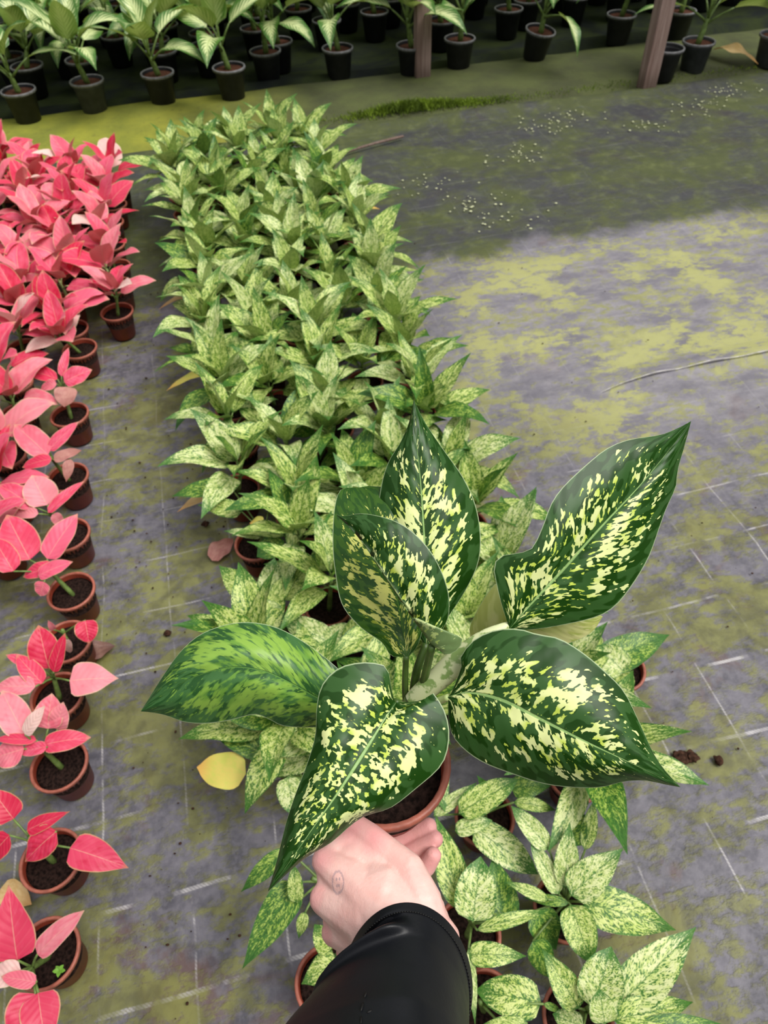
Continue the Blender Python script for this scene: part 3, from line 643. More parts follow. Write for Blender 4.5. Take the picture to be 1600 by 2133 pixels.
# sleeve: a wide leather cuff, dented near its opening
def leather():
    t = NT('black_leather'); n = t.noise(t.obj(), 380, 3); m = t.noise(t.obj(), 25, 3)
    c = t.mix(m, (.004, .0045, .006), (.009, .010, .013))
    return t.bsdf(c, t.step(m, .3, .7, .38, .50), .26, bump=n, bd=.0001)
M_LEATHER = leather(); M_THREAD = flat('black_thread', (.006, .006, .006), .6, .3)
def sleeve():
    KEY = [(0, 848, 2062, .548, 137, 183, .036), (.2, 848, 2084, .540, 130, 180, .036), (.42, 846, 2128, .527, 131, 180, .036), (1.0, 826, 2270, .475, 158, 195, .032), (2.0, 780, 2560, .390, 230, 230, .025)]
    def key(s_):
        for A, B in zip(KEY, KEY[1:]):
            if s_ <= B[0]: f = (s_ - A[0]) / (B[0] - A[0]); f = f; return [A[i] + (B[i] - A[i]) * f for i in range(1, 7)]
        return list(KEY[-1][1:])
    def pt(u, a, inset=0.0):
        s_ = u * 2.0; cx, cy, d, rx, ry, dl = key(s_); x, y = math.cos(a), math.sin(a); k = inset * FPX / d
        side = ss(1.62, 2.9, a) * (1 - ss(3.9, 5.0, a)); s0 = .27 + .10 * ss(1.5, 3.0, a)
        st = ss(s0, s0 + .085, s_); amt = side * st * (66 + 62 * ss(s0, s0 + .6, s_))
        lip = ss(1.45, 1.9, a) * (1 - ss(3.9, 4.6, a)) * math.exp(-((s_ - s0 - .06) / .06) ** 2)
        dent = ss(1.5, 2.0, a) * (1 - ss(3.0, 3.8, a)) * math.exp(-((s_ - s0 + .03) / .07) ** 2)
        px = cx + (rx - k) * x - amt * .92 - 5 * lip; py = cy - (ry - k) * y - amt * .10 - 13 * lip
        dep = d - dl * y - .008 * lip + .012 * dent - .004 * side * st
        p = P(px, py, dep); e = (EYE - p).normalized()
        return p + e * (.0016 * mnoise.noise(p * 30) + .0010 * math.sin(a * 5 + s_ * 7) * ss(.3, .7, s_))
    NU, NV_ = 110, 120
    C0 = P(848, 2062, .548); n1 = (EYE - C0).normalized()
    V, Fc = [], []
    rings = [(.10, .0045), (.04, .004), (.006, .003), (0, .0015), (.002, 0)] + [(.004 + .996 * (i / NU) ** 1.3, 0) for i in range(1, NU + 1)]
    for u, ins in rings:
        for k in range(NV_): V.append(pt(u, 2 * PI * k / NV_, ins) - HANDO)
    for i in range(len(rings) - 1):
        for k in range(NV_):
            a, b = i * NV_ + k, i * NV_ + (k + 1) % NV_; Fc.append((a, b, b + NV_, a + NV_))
    me = mesh('sleeve', V, Fc); bm = bmesh.new(); bm.from_mesh(me); bmesh.ops.recalc_face_normals(bm, faces=bm.faces[:]); bm.to_mesh(me); bm.free()
    so = link('sleeve', me, M_LEATHER, person)
    V, Fc = [], []
    for k in range(150):
        a = 2 * PI * k / 150; a2 = a + 2 * PI / 150 * .68
        tube(V, Fc, [pt(.085, a, -.0002) - HANDO, pt(.085, (a + a2) / 2, -.0007) - HANDO, pt(.085, a2, -.0002) - HANDO], .00055, 5)
    link('stitching', mesh('stitching', V, Fc), M_THREAD, so)
    CAND = [pix(v.co + HANDO) + (depth(v.co + HANDO),) for v in me.vertices]
    for (x0, y0, x1, y1, w_) in ((764, 2066, 759, 2078, .0005), (757, 2088, 752, 2106, .0008), (776, 2104, 764, 2110, .0007), (753, 2116, 752, 2132, .0006)):
        hit = []; cand = CAND
        for (x, y) in ((x0, y0), (x1, y1)):
            best = min(cand, key=lambda c: abs(c[0] - x) + abs(c[1] - y) + c[2] * 20); hit.append(P(x, y, best[2]) - HANDO)
        V, Fc = [], []; tube(V, Fc, [hit[0], hit[0].lerp(hit[1], .3), hit[0].lerp(hit[1], .7), hit[1]], [w_ * .3, w_, w_, w_ * .3], 6)
        link('slit', mesh('slit', V, Fc), M_THREAD, so)
sleeve()
#@@PART3
# ------------------------------------------------------------------ potted plants on the floor
ORD = ['first', 'second', 'third', 'fourth', 'fifth', 'sixth', 'seventh', 'eighth', 'ninth', 'tenth', 'eleventh', 'twelfth', 'thirteenth', 'fourteenth', 'fifteenth', 'sixteenth', 'seventeenth', 'eighteenth', 'nineteenth', 'twentieth', 'twenty-first', 'twenty-second', 'twenty-third', 'twenty-fourth']
def leaf_mat(kind, rng):
    x = rng.random()
    if kind == 'green': return M_BED_LIGHT if x < .30 else (M_BED if x < .86 else M_BED_GREEN)
    if kind == 'pink': return M_PINK if x < .48 else (M_PINK_SOFT if x < .74 else (M_PINK_RED if x < .95 else M_PINK_WHITE))
    return M_DIEF
def base_plant(name, xy, rng, pot_me, soil_list, ph, label, group, tilt=None, z=0.0):
    r = empty(name, (xy[0], xy[1], z), label, 'potted plant', group)
    po = put('pot', pot_me, r, rot=(0, 0, rng.uniform(0, 6)))
    put('soil', rng.choice(soil_list), r, (0, 0, ph - .016), (0, 0, rng.uniform(0, 6)))
    return r
def rosette(r, rng, kind, ph, n, crown, lean, L, W, lo, hi, pet, skip=None):
    """stem, petioles and leaves; crown = height where the leaf stalks part"""
    o = Vector((0, 0, 0)); V, Fc = [], []
    top = Vector((lean[0], lean[1], crown)); foot = Vector((rng.uniform(-.006, .006), rng.uniform(-.006, .006), ph - .02))
    tube(V, Fc, spline([foot, foot.lerp(top, .5) + Vector((0, 0, .004)), top], 6), [.0065, .006, .0055, .005, .0045, .004] if kind != 'dief' else [.016, .016, .015, .013, .011, .008], 7)
    az = rng.uniform(0, 6.28)
    for i in range(n):
        k = i / max(1, n - 1); az += 2.4 + rng.uniform(-.35, .35); e0 = hi + (lo - hi) * (k ** .85) + rng.uniform(-.14, .14)
        l = L * (.72 + .34 * math.sin(PI * (.2 + .6 * k))) * rng.uniform(.85, 1.15); w_ = W * (l / L) * rng.uniform(.85, 1.12)
        pl = pet * (.55 + .6 * k) * rng.uniform(.8, 1.2); pe = min(1.45, e0 + .35)
        d = Vector((math.cos(pe) * math.cos(az), math.cos(pe) * math.sin(az), math.sin(pe)))
        st = foot.lerp(top, 1 - .35 * k); en = st + d * pl
        tube(V, Fc, spline([st, st.lerp(en, .5) + Vector((0, 0, .004)), en], 4), [.0028, .0024, .002, .0018] if kind != 'dief' else [.008, .006, .005, .004], 6, True)
        bend = rng.uniform(.35, .95) * (1.3 if kind == 'dief' else 1.0) + .25 * k
        T = PROF_OVAL if kind == 'pink' else (PROF_BROAD if kind == 'dief' else rng.choice((PROF, PROF_BROAD)))
        me = curve_leaf('leaf', en, az, e0, l, bend, w_, rng.uniform(-.35, .35), rng.uniform(.12, .5), .10, rng.random() * 9, 12, T, rng.uniform(-.25, .25))
        link('leaf', me, leaf_mat(kind, rng), r)
    link('stem', mesh('stem', V, Fc), M_STEM_PALE if kind == 'pink' and rng.random() < .4 else M_STEM, r)
PET_V = {}
def spec_plant(name, xy, rng, kind, label, group, leaves, crown_px, crown_z, pot=True):
    """plant whose leaves were measured one by one: (base x, base y, tip x, tip y, width px, material or None, profile, arch[, tip height offset])"""
    r = base_plant(name, xy, rng, POT_T, SOILS, .098, label, group)
    cw = gp(crown_px[0], crown_px[1], crown_z) - r.location; V, Fc = [], []
    foot = Vector((0, 0, .078)); tube(V, Fc, spline([foot, foot.lerp(cw, .5), cw], 6), [.0065, .006, .0055, .005, .0045, .004], 7)
    for i, lf in enumerate(leaves):
        bx, by, tx_, ty_, wd, mt = lf[:6]; T = lf[6] if len(lf) > 6 and lf[6] else (PROF_OVAL if kind == 'pink' else PROF_BROAD)
        arch = lf[7] if len(lf) > 7 and lf[7] is not None else .08
        dz = lf[8] if len(lf) > 8 else None
        bz = crown_z + .012 + .004 * (i % 3) + (lf[9] if len(lf) > 9 else 0)
        me, B = px_leaf('leaf', r, (bx, by), (tx_, ty_), wd, bz, None if dz is None else bz + dz, arch, rng.uniform(.1, .3), .10, rng.random() * 9, T)
        link('leaf', me, mt or leaf_mat(kind, rng), r)
        en = B - r.location; st = foot.lerp(cw, .75)
        tube(V, Fc, spline([st, st.lerp(en, .5) + Vector((0, 0, .003)), en], 5), [.0030, .0026, .0022, .002, .0018], 6)
    link('stem', mesh('stem', V, Fc), M_STEM, r); return r

# --- pink plants: the outer row nearest the aisle, measured
G_PINK = 'pink-leaved potted plants in the left bed'
pk = random.Random(5)
PINK_SPEC = [
 ((95, 1985), (55, 2025), .15, 'nearest pink plant at the lower left corner, with a big upright heart leaf', [
   (36, 2000, 18, 1843, 88, M_PINK, PROF_BROAD, .05, .06), (78, 1988, 176, 1896, 48, M_PINK_SOFT), (76, 2046, 2, 2034, 34, M_PINK_SOFT), (74, 2070, 20, 2190, 84, M_PINK_RED, PROF_BROAD, .10, -.01), (80, 2068, 100, 2190, 80, M_PINK, PROF_BROAD, .12, -.02), (44, 2022, -30, 2040, 50, M_PINK_WHITE)]),
 ((105, 1790), (60, 1742), .155, 'second nearest pink plant, one leaf stretched out over the aisle', [
   (56, 1730, 146, 1690, 36, M_PINK_RED, PROF_BROAD, .06), (118, 1732, 52, 1795, 66, M_PINK_RED, PROF_BROAD, .08), (146, 1766, 268, 1808, 72, M_PINK_RED, PROF_BROAD, .08, -.03), (28, 1706, -20, 1640, 62, M_PINK_RED, PROF_BROAD, .06), (20, 1740, -20, 1790, 52, M_PINK_RED)]),
 ((122, 1592), (80, 1552), .15, 'third nearest pink plant, a whitish rolled leaf in its middle', [
   (90, 1552, 190, 1536, 46, M_PINK, PROF_OVAL, .1, -.01), (50, 1530, 4, 1438, 64, M_PINK_SOFT, PROF_OVAL, .05, .03), (100, 1518, 108, 1444, 62, M_PINK_SOFT, PROF_OVAL, .05, .04), (120, 1520, 132, 1462, 44, M_PINK_SOFT), (52, 1530, 94, 1470, 32, M_PINK_WHITE, PROF_OVAL, .05, .045, .02), (76, 1542, -10, 1540, 24, M_PINK), (50, 1560, -12, 1580, 66, M_PINK_SOFT, PROF_OVAL, .05, -.02), (98, 1556, 40, 1568, 30, M_PINK)]),
 ((118, 1448), (108, 1398), .155, 'fourth nearest pink plant, a pale round leaf hanging out to its right', [
   (102, 1392, 80, 1302, 66, M_PINK_RED, PROF_OVAL, .06, .06), (112, 1400, 136, 1318, 30, M_PINK_RED, PROF_OVAL, .05, .06), (86, 1394, 12, 1364, 26, M_PINK), (88, 1424, 34, 1364, 42, M_PINK), (145, 1418, 247, 1413, 74, M_PINK_SOFT, PROF_BROAD, .08, -.02), (74, 1430, -10, 1432, 44, M_PINK_SOFT)]),
 ((137, 1335), (130, 1312), .15, 'pink plant with a peach stalk arching over to one hanging leaf', [
   (178, 1292, 186, 1340, 48, M_PINK_RED, PROF_OVAL, .10, -.03, .03), (140, 1330, 146, 1360, 20, M_PINK_WHITE), (112, 1312, 100, 1292, 14, M_PINK_SOFT)]),
 ((147, 1230), (92, 1178), .165, 'sixth nearest pink plant in the outer row, five broad leaves leaning left', [
   (62, 1166, 14, 1072, 76, M_PINK, PROF_OVAL, .05, .05), (98, 1164, 162, 1070, 54, M_PINK, PROF_OVAL, .05, .04), (28, 1190, -14, 1120, 54, M_PINK), (112, 1180, 48, 1202, 36, M_PINK_RED), (80, 1200, 152, 1170, 36, M_PINK), (92, 1212, 84, 1242, 34, M_PINK_SOFT, PROF_OVAL, .05, -.03)]),
 ((140, 1112), (108, 1062), .165, 'seventh nearest pink plant, a broad pale leaf standing at its back', [
   (98, 1052, 66, 990, 70, M_PINK_SOFT, PROF_OVAL, .05, .045), (72, 1056, -4, 1010, 48, M_PINK), (100, 1068, 176, 1002, 24, M_PINK), (80, 1070, 20, 1072, 28, M_PINK_SOFT), (110, 1070, 130, 1095, 24, M_PINK_SOFT)]),
 ((140, 992), (104, 950), .165, 'eighth nearest pink plant, with two drooping dry leaves', [
   (100, 948, 30, 884, 58, M_PINK_SOFT, PROF_OVAL, .05, .03), (102, 938, 164, 878, 30, M_PINK, PROF_OVAL, .05, .04), (108, 956, 46, 974, 30, M_PINK), (112, 958, 170, 938, 26, M_DEADPINK), (146, 956, 138, 1004, 24, M_DEADPINK, PROF, .05, -.04)]),
 ((144, 862), (128, 796), .17, 'ninth nearest pink plant, its top leaves opened flat like a bow tie', [
   (120, 790, 36, 768, 34, M_PINK_RED, PROF_OVAL, .08), (134, 796, 192, 770, 44, M_PINK, PROF_OVAL, .06), (128, 784, 143, 724, 20, M_PINK), (140, 806, 134, 848, 46, M_DEADPINK, PROF_OVAL, .08, -.03), (118, 800, 84, 812, 26, M_PINK_SOFT)]),
]
used_pink = []
for (pp, cp_, cz, lb, lv) in PINK_SPEC:
    g = gp(pp[0], pp[1], .098); used_pink.append((g.x, g.y)); spec_plant('pink_aglaonema', g, pk, 'pink', lb, G_PINK, lv, cp_, cz)
PINK_MEAS = [((165, 725), (112, 690), 'beside the bare aisle where the row bends'), ((243, 648), (236, 590), 'standing alone with its whole pot showing')]
for (pp, cp_, lb) in PINK_MEAS:
    g = gp(pp[0], pp[1], .098); used_pink.append((g.x, g.y)); c = gp(cp_[0], cp_[1], .20) - g
    r = base_plant('pink_aglaonema', g, pk, POT_T, SOILS, .098, 'pink-leaved plant in terracotta pot ' + lb, G_PINK)
    rosette(r, pk, 'pink', .098, 8, .165, (max(-.03, min(.03, c.x)), max(-.03, min(.03, c.y))), .125, .034, .35, 1.30, .03)
cols = [(-.40, 2.52, 3.45), (-.56, 2.15, 3.62), (-.70, .55, 3.62), (-.86, 1.5, 3.66), (-1.02, 2.2, 3.66), (-1.18, 2.9, 3.66)]
for ci, (p, qa, qb) in enumerate(cols):
    q = qa; k = 0
    while q < qb:
        pp = p + pk.uniform(-.022, .022); b = bed(pp, q + pk.uniform(-.02, .02)); x, y = pix(b + Vector((0, 0, .2)))
        if x > -50 and all((b.x - a) ** 2 + (b.y - c) ** 2 > .115 ** 2 for a, c in used_pink):
            used_pink.append((b.x, b.y))
            r = base_plant('pink_aglaonema', b, pk, POT_T, SOILS, .098, 'pink-leaved plant, %s from the front, %s lengthwise row from the aisle' % (ORD[k], ORD[ci]), G_PINK)
            rosette(r, pk, 'pink', .098, pk.randint(6, 8), pk.uniform(.15, .185), (pk.uniform(-.02, .02), pk.uniform(-.025, .01)), .135, .040, .30, 1.30, .034); k += 1
        q += pk.uniform(.155, .175)

# --- speckled green plants: the nearest ones measured leaf by leaf
G_GREEN = 'pale speckled plants of the middle bed'
gr = random.Random(11); BL, BB, BG = M_BED_LIGHT, M_BED, M_BED_GREEN
Z7 = lambda a, b: (900 + a / 2.6667, 1600 + b / 2.6667)
def zl(a, b, c, d, w_, *rest): 
    q_ = Z7(a, b) + Z7(c, d); return q_ + (w_ / 2.6667,) + rest
GREEN_SPEC = [
 ((1180, 1890), (1178, 1872), .15, 'speckled plant below the right hero leaf, leaves spread like a star', [
   zl(705, 700, 545, 395, 105, BL, PROF_OVAL, .06, .03), zl(650, 450, 440, 210, 120, BL, PROF_OVAL, .05, .02, .02), zl(735, 665, 765, 300, 140, BL, PROF, .05, .05), zl(765, 440, 785, 95, 175, BG, PROF_BROAD, .05, .02), zl(850, 455, 905, 165, 90, BB, PROF, .05, .02),
   zl(770, 705, 1062, 445, 200, BL, PROF_BROAD, .07, .03, .01), zl(840, 745, 1355, 900, 235, BB, PROF_BROAD, .08, -.03), zl(770, 760, 880, 1085, 195, BB, PROF_OVAL, .10, -.02), zl(645, 730, 398, 628, 70, BB, PROF, .06), zl(760, 750, 505, 720, 60, BG, PROF, .10, -.02), zl(580, 790, 690, 1010, 190, BG, PROF_BROAD, .06, -.05, -.02), zl(560, 960, 680, 1180, 150, BG, PROF_BROAD, .05, -.05, -.03)]),
 ((975, 1945), (985, 1915), .15, 'speckled plant right of the wrist, one big oval leaf facing up', [
   zl(225, 850, 270, 490, 235, BL, PROF_OVAL, .06, .03, .02), zl(165, 790, 20, 260, 180, BB, PROF, .06, .03), zl(200, 1035, 525, 1045, 130, BB, PROF_BROAD, .12, -.01), zl(400, 850, 340, 480, 200, BG, PROF_BROAD, .05, .01, -.03), zl(250, 900, 650, 790, 80, BB, PROF, .15, -.01), zl(205, 1000, 240, 1430, 60, BL, PROF, .1, -.03)]),
 ((1205, 2120), (1228, 2098), .145, 'speckled plant at the lower right with one leaf pointing far right', [
   zl(900, 1335, 995, 990, 250, BL, PROF_OVAL, .06, .03, .01), zl(815, 1335, 610, 1000, 170, BB, PROF_BROAD, .06, .02), zl(960, 1420, 925, 1225, 155, BL, PROF_OVAL, .06, .03, .03), zl(1045, 1310, 1468, 882, 250, BL, PROF_BROAD, .06, .02), zl(1010, 1400, 1450, 1300, 175, BB, PROF_BROAD, .10, -.02), zl(1150, 1430, 1640, 1430, 110, BG, PROF, .08, -.02), zl(840, 1440, 670, 1365, 120, BL, PROF_OVAL, .08, -.01)]),
 ((1010, 2100), (1000, 2085), .14, 'speckled plant at the bottom edge right of the sleeve', [
   zl(605, 1300, 240, 1235, 215, BB, PROF_OVAL, .06, -.01), zl(530, 1420, 250, 1440, 90, BB, PROF, .08, -.01), zl(620, 1310, 720, 1350, 40, BG, PROF, .1, -.02), zl(420, 1470, 330, 1600, 150, BB)]),
 ((1010, 1700), (1010, 1690), .15, 'speckled plant right of the held pot, overlapped by its leaves', [
   zl(10, 265, 250, 80, 80, BL, PROF, .08), zl(150, 250, 480, 60, 160, BB, PROF_OVAL, .06, .03, .02), zl(130, 350, 335, 290, 100, BL, PROF_OVAL, .10), zl(230, 330, 590, 590, 190, BL, PROF_OVAL, .05, -.03, -.01), zl(455, 190, 690, 235, 80, BB, PROF, .15, -.02, .02), zl(440, 110, 660, 100, 130, BG, PROF_BROAD), zl(340, 180, 250, 40, 90, BG)]),
 ((725, 1850), (650, 1830), .15, 'speckled plant left of the hand, a long leaf hanging down over the floor', [
   (618, 1838, 505, 2018, 74, BG, PROF_BROAD, .06, -.03), (600, 1770, 502, 1858, 42, BG, PROF, .12, -.03), (618, 1880, 612, 1800, 34, BB, PROF_OVAL, .06, .03), (636, 1900, 622, 1955, 26, BB, PROF, .06, -.02)]),
 ((685, 2045), (700, 1990), .15, 'speckled plant half hidden behind the black sleeve', [
   (706, 2000, 628, 2050, 62, BB, PROF_BROAD, .06, -.02), (690, 1980, 655, 1925, 50, BB, PROF_OVAL, .06), (712, 2010, 770, 1960, 60, BL)]),
 ((700, 1630), (608, 1618), .15, 'speckled plant under the left hero leaf, with one yellowed leaf', [
   (512, 1612, 410, 1598, 76, M_YELLOW, PROF_OVAL, .05, -.01), (560, 1570, 420, 1506, 58, BG, PROF_BROAD, .06), (600, 1618, 612, 1700, 56, BL, PROF_OVAL, .06, -.02), (610, 1590, 598, 1520, 56, BL, PROF_OVAL), (640, 1580, 690, 1525, 60, BB)]),
 ((720, 1370), (690, 1330), .15, 'speckled plant between the raised leaf and the left leaf of the held plant', [
   (690, 1342, 590, 1290, 60, BL, PROF_OVAL, .08), (740, 1330, 660, 1330, 62, BL, PROF_OVAL, .08), (640, 1350, 620, 1292, 36, BB), (730, 1340, 760, 1270, 50, BB), (770, 1360, 800, 1310, 60, BL)]),
 ((590, 1305), (562, 1265), .16, 'speckled plant at the left edge with a leaf pointing at the dead leaf', [
   (530, 1252, 456, 1178, 60, BB, PROF_BROAD, .06, .02, .01), (556, 1250, 572, 1162, 50, BL, PROF_OVAL, .06, .04), (566, 1256, 616, 1188, 40, BB, PROF, .06, .03), (536, 1268, 592, 1272, 40, BL, PROF_OVAL, .06, 0, .01), (590, 1250, 660, 1150, 54, BB, PROF_BROAD, .06, .03)]),
 ((535, 1130), (556, 1105), .15, 'speckled plant at the left edge beside the dead pink leaf', [
   (545, 1120, 466, 1106, 22, BL, PROF, .12), (592, 1128, 535, 1160, 56, BG, PROF_OVAL, .10, -.01), (504, 1066, 412, 1052, 42, BB, PROF_BROAD, .08), (480, 1014, 358, 1034, 46, BG, PROF_BROAD, .10, -.01), (550, 1090, 520, 1090, 30, M_YELLOW), (560, 1060, 568, 1000, 46, BL), (590, 1100, 640, 1040, 56, BL, PROF_OVAL, .05, .04)]),
 ((1290, 1390), (1290, 1375), .15, 'speckled plant showing between the two right leaves of the held plant', [
   (1250, 1385, 1395, 1322, 76, BG, PROF_BROAD, .08, .0), (1300, 1400, 1240, 1345, 70, BL, PROF_OVAL, .08, .02), (1250, 1360, 1200, 1330, 60, BB), (1290, 1400, 1310, 1450, 50, BB)]),
]
used_green = []
for (pp, cp_, cz, lb, lv) in GREEN_SPEC:
    g = gp(pp[0], pp[1], .098); used_green.append((g.x, g.y)); spec_plant('speckled_aglaonema', g, gr, 'green', lb, G_GREEN, lv, cp_, cz)
rows = 0; q = .47
while q < 3.60:
    p_lo, p_hi = (-.07, .47 if q < 2.3 else .50) if q < 2.9 else (-.12, .48)
    if q > 3.45: p_lo, p_hi = .02, .46
    k = 0
    for c in range(5):
        if q > 3.45 and c == 4: continue
        p = p_lo + (p_hi - p_lo) * c / 4 + gr.uniform(-.022, .022); b = bed(p, q + gr.uniform(-.03, .03))
        if q < .62 and p < .08: continue
        if any((b.x - a) ** 2 + (b.y - d) ** 2 < .105 ** 2 for a, d in used_green): continue
        used_green.append((b.x, b.y))
        side = ['at the left edge', 'second from the left', 'in the middle', 'second from the right', 'at the right edge'][c]
        r = base_plant('speckled_aglaonema', b, gr, POT_T, SOILS, .098, 'speckled plant %s, %s crosswise row of the bed' % (side, ORD[rows]), G_GREEN)
        rosette(r, gr, 'green', .098, gr.randint(9, 12), gr.uniform(.15, .20), (gr.uniform(-.02, .02), gr.uniform(-.02, .02)), .165, .033, .20, 1.38, .045)
        if c == 0 and rows in (3, 6, 9, 12) or c == 4 and rows in (15, 16):
            me = curve_leaf('leaf', (-.02 if c == 0 else .02, -.02, .12), PI + YAW + .2 if c == 0 else .3, .05, .15, .5, .022, .1, .3, .1, rows, 12, PROF)
            tag(link('leaf', me, M_YELLOW if rows % 2 else M_TAN, r), 'yellowed drooping leaf')
    q += .158; rows += 1

# --- rear rows of tall plants in black pots
G_DIEF = 'tall feather-leaved plants in black pots at the back'
df = random.Random(23)
REAR = [((37, 186), 'B', 'at the far left of the front row'), ((180, 166), 'G', 'in a grey pot, second in the front row'), ((327, 150), 'B', 'third in the front row'), ((476, 138), 'B', 'fourth in the front row'), ((552, 104), 'B', 'fifth in the front row'), ((703, 98), 'B', 'in a dusty black pot, sixth in the front row'),
    ((858, 92), 'B', 'behind the left timber post'), ((958, 78), 'B', 'just right of the left timber post'), ((1118, 62), 'B', 'in the pot tilted to the right'), ((1457, 84), 'G', 'in a grey pot beside the empty pot at right'), ((1618, 70), 'G', 'cut by the right edge of the picture'),
    ((55, 135), 'B', 'behind the leftmost plant'), ((168, 122), 'B', 'behind the grey pot at left'), ((428, 92), 'B', 'in the second row behind the fourth plant'), ((577, 84), 'B', 'in the second row close behind the fifth plant'), ((335, 104), 'B', 'in the second row behind the third plant'), ((1060, 16), 'B', 'in the second row left of the tilted pot'), ((1296, 28), 'B', 'in the second row left of the right post'), ((680, 40), 'B', 'in the second row behind the sixth plant'), ((920, 40), 'B', 'in the second row behind the left post'), ((1420, 20), 'B', 'in the second row behind the grey pot at right'), ((780, 22), 'B', 'in the second row between sixth plant and left post'), ((240, 72), 'B', 'in the third row between second and third plants')]
def rear_plant(g, kind, lb, empty_=False, zf=.012):
    r = base_plant('feathered_dumb_cane', (g.x, g.y), df, POT_G if kind == 'G' else POT_B, SOILB, .158, 'tall feather-leaved plant ' + lb, G_DIEF, z=zf)
    rosette(r, df, 'dief', .158, df.randint(6, 8), df.uniform(.24, .32), (df.uniform(-.03, .03), df.uniform(-.03, .03)), .30, .068, .20, 1.35, .12)
    return r
used_rear = []
for pp, kd, lb in REAR:
    g = gp(pp[0], pp[1], .17); used_rear.append((g.x, g.y)); r = rear_plant(g, kd, lb)
    if pp[0] == 1118: r.rotation_euler = (.10, .14, 0); r.location.z = .02
cnt = {}
def nth(q): cnt[q] = cnt.get(q, 0) + 1; return ORD[cnt[q] - 1] + ' from the left'
for q in (5.15, 5.45, 5.75, 6.05, 6.35):
    p = -2.2 + df.uniform(0, .1)
    while p < 4.6:
        b = bed(p, q + df.uniform(-.05, .05)); x, y = pix(b + Vector((0, 0, .3)))
        if -150 < x < 1750 and y > -140 and all((b.x - a) ** 2 + (b.y - d) ** 2 > .20 ** 2 for a, d in used_rear):
            used_rear.append((b.x, b.y))
            rear_plant(b, 'B', 'far back, %s in the %s rearmost row' % (nth(q), ORD[int((q - 5.0) / .3)]))
        p += df.uniform(.26, .34)
# the empty pot
g = gp(1392, 98, .17); r = empty('plant_pot', (g.x, g.y, .012), 'empty black pot with reddish soil right of the timber post', 'pot')
put('pot', POT_B, r); o_ = put('soil', SOILB[0], r, (0, 0, .115)); o_.scale = (.90, .90, .9)

# ------------------------------------------------------------------ a fold of the fabric standing up across the aisle
def fabric_fold():
    c = spline([gp(1130, 860), gp(1220, 826), gp(1320, 792), gp(1460, 762), gp(1600, 735), gp(1760, 700)], 60)
    V, Fc = [], []; back = Vector((-SY, CY, 0)); crest = []
    for i, g in enumerate(c):
        k0 = ss(0, .4, i / 59); k = k0 * (.62 + .45 * mnoise.noise(Vector((i * .17, 3, 1))))
        for dq, z in ((.012, -.006), (.004, .001), (-.004, .008 * k), (-.009, .017 * k), (-.004, .021 * k), (.012, .019 * k), (.04, .009 * k), (.075, -.004)):
            V.append(g + back * dq + Vector((0, 0, z * k0 + .003 - .014 * (1 - k0))))
        crest.append(g + back * -.005 + Vector((0, 0, +.0205 * k * k0 + .0035 - .014 * (1 - k0))))
    for i in range(59):
        for j in range(7): a = i * 8 + j; Fc.append((a, a + 8, a + 9, a + 1))
    me = mesh('trim_1', V, Fc); acc = sum((p_.normal.z * p_.area for p_ in me.polygons), 0.0)
    if acc < 0: me.flip_normals()
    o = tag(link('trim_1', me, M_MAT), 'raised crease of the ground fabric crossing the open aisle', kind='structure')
    V, Fc = [], []; tube(V, Fc, crest, [.0002 + .0013 * ss(0, .5, i / 59) for i in range(60)], 5); link('thread', mesh('thread', V, Fc), flat('pale_thread', (.55, .53, .50), .8, .2, .35, 40), o)
fabric_fold()

# ------------------------------------------------------------------ loose things on the floor
def floor_leaf(px1, px2, wpx, mat, label, z=.006, T=PROF_OVAL, name='fallen_leaf', arch=.12, fold=.3):
    r = type('o', (), {})(); a = gp(px1[0], px1[1], z); r.location = a.copy()
    me, B = px_leaf(name, r, px1, px2, wpx, z, z, arch, fold, .25, px1[0], T, .1)
    o = link(name, me, mat); o.location = a; return tag(o, label, 'leaf')
floor_leaf((442, 1168), (486, 1122), 44, M_DEADPINK, 'dried pink oval leaf lying on the fabric left of the green bed')
floor_leaf((168, 1372), (240, 1345), 46, M_BROWN, 'shrivelled brown leaf on the floor beside the pink row')
floor_leaf((2, 1850), (66, 1884), 52, M_TAN, 'tan dead leaf on the floor between the two nearest pink pots')
fl = floor_leaf((1488, 104), (1580, 134), 34, M_TAN, 'large yellow-tan leaf lying at the far right by the grey pot', .05, PROF_BROAD)
def stick():
    V, Fc = [], []; a, b = gp(705, 322, .012), gp(840, 284, .012)
    tube(V, Fc, [v - a for v in spline([a, a.lerp(b, .5) + Vector((0, 0, .004)), b], 8)], [.005, .0055, .006, .006, .0065, .007, .0075, .006], 7)
    o = link('stick', mesh('stick', V, Fc), M_WOOD, smooth=False); o.location = a; tag(o, 'thin dry stick lying at the far end of the green bed', 'stick')
stick()
sg = gp(128, 2024, .083); sr_ = empty('seedling', (sg.x, sg.y, .083), 'tiny green weed seedling sprouting in the nearest pink pot', 'seedling')
V, Fc = [], []; tube(V, Fc, [Vector((0, 0, -.002)), Vector((.001, 0, .006)), Vector((0, .001, .012))], .0008, 5); link('stem', mesh('stem', V, Fc), M_STEM, sr_)
M_SPROUT = flat('fresh_green_sprout', (.16, .36, .04), .5, .3)
for k in range(5): link('leaf', curve_leaf('leaf', (0, 0, .008 + .001 * k), k * 2.4, .25, .010, .3, .0038, 0, .2, .05, k, 7, PROF_OVAL), M_SPROUT, sr_)
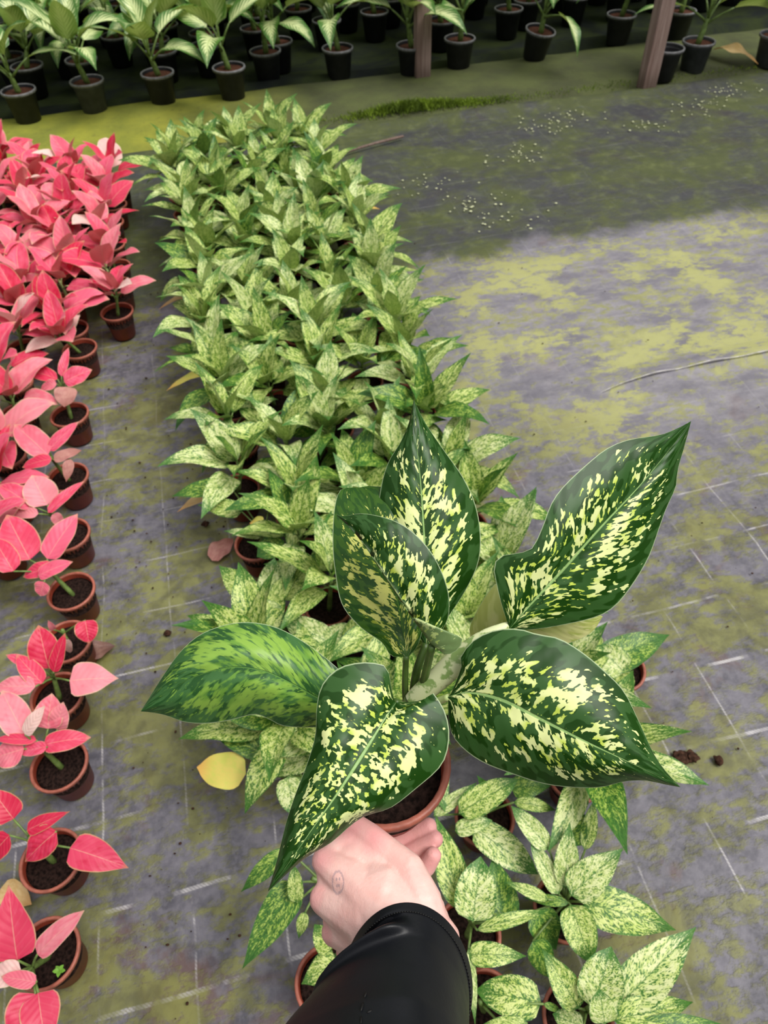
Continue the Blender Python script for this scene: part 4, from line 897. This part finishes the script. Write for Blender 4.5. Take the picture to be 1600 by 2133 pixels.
def clod(px, py, rpx, label, seed):
    a = gp(px, py, .0); r = rpx * depth(a) / FPX; bm = bmesh.new(); bmesh.ops.create_icosphere(bm, subdivisions=3, radius=r)
    for v in bm.verts: v.co *= 1 + .55 * mnoise.noise(v.co * (1.6 / r) + Vector((seed, 0, 0))); v.co.z = v.co.z * .55 + r * .3
    me = bpy.data.meshes.new('soil_clod'); bm.to_mesh(me); bm.free(); o = link('soil_clod', me, M_DIRT); o.location = a; return tag(o, label, 'soil')
clod(1416, 1582, 15, 'larger soil clod on the floor right of the held plant', 1); clod(1440, 1578, 13, 'soil clod touching the larger one on the right', 2); clod(1496, 1585, 10, 'small round soil clod farthest right on the floor', 3)
clod(349, 1320, 7, 'small soil clod by the thread left of the green leaf tip', 4); clod(428, 1092, 7, 'tiny soil clod above the dried pink leaf', 5)
def scatter(name, mat, n, rng, pick, rad, label):
    bm = bmesh.new()
    for i in range(n):
        p = pick(rng); s = rng.uniform(*rad)
        bmesh.ops.create_icosphere(bm, subdivisions=1, radius=s, matrix=Matrix.Translation(Vector((p.x, p.y, 0))) @ Matrix.Diagonal((rng.uniform(.8, 1.6), rng.uniform(.7, 1.2), .6, 1)))
    me = bpy.data.meshes.new(name); bm.to_mesh(me); bm.free(); tag(link(name, me, mat), label, 'debris', kind='stuff')
scatter('soil_crumbs', M_DIRT, 260, random.Random(3), lambda g_: bed(g_.choice((g_.uniform(-.46, -.14), g_.uniform(-.46, -.14), g_.uniform(.62, 1.6))), g_.uniform(.1, 3.0)), (.0010, .0032), 'dark soil crumbs scattered over the fabric')
M_PERL = flat('pale_lichen', (.58, .60, .38), .9, .1, .25, 50)
def perl(g_):
    c = g_.choice(((1.75, 3.62), (1.9, 3.70), (1.1, 2.95), (1.0, 3.15), (1.5, 3.35), (2.6, 3.6), (2.25, 3.45), (1.25, 2.75), (2.9, 3.75)))
    return bed(c[0] + g_.gauss(0, .09), c[1] + g_.gauss(0, .06))
scatter('pale_flecks', M_PERL, 260, random.Random(4), perl, (.0022, .0055), 'pale lichen flecks on the mossy end of the aisle')
# moss along the torn edge of the ledge
def moss():
    rng = random.Random(9); V, Fc = [], []
    for i in range(5200):
        p = rng.triangular(.75, 1.75, 1.12) if i < 4200 else rng.uniform(.45, 3.2)
        dens = math.exp(-((p - 1.13) / .28) ** 2); q = 3.985 + rng.gauss(0, .016) + (.05 * dens * rng.random())
        h = rng.uniform(.006, .014) + .028 * dens * rng.random(); z0 = max(0, .028 * ss(3.92, 4.02, q)) - .004 + .018 * dens * rng.random()
        b = bed(p, q, z0); a = rng.uniform(0, 6.28); t = Vector((math.cos(a) * .6, math.sin(a) * .6, 1)).normalized(); s = t.cross(Vector((math.sin(a), math.cos(a), .2))).normalized() * .0022
        i0 = len(V); V += [b - s, b + s, b + t * h * .6 + s * .8, b + t * h, b + t * h * .6 - s * .8 + Vector((0, 0, .001))]; Fc += [(i0, i0 + 1, i0 + 2, i0 + 4), (i0 + 4, i0 + 2, i0 + 3)]
    t = NT('bright_green_moss'); n = t.noise(t.obj(), 12, 3)
    c = t.mix(t.step(n, .35, .65), (.09, .14, .015), (.22, .32, .03)); mt = t.bsdf(c, .8, .2, transl=c, tf=.25)
    tag(link('moss_clump', mesh('moss_clump', V, Fc), mt), 'bright green moss tuft growing along the torn edge of the ledge', 'moss', kind='stuff')
moss()
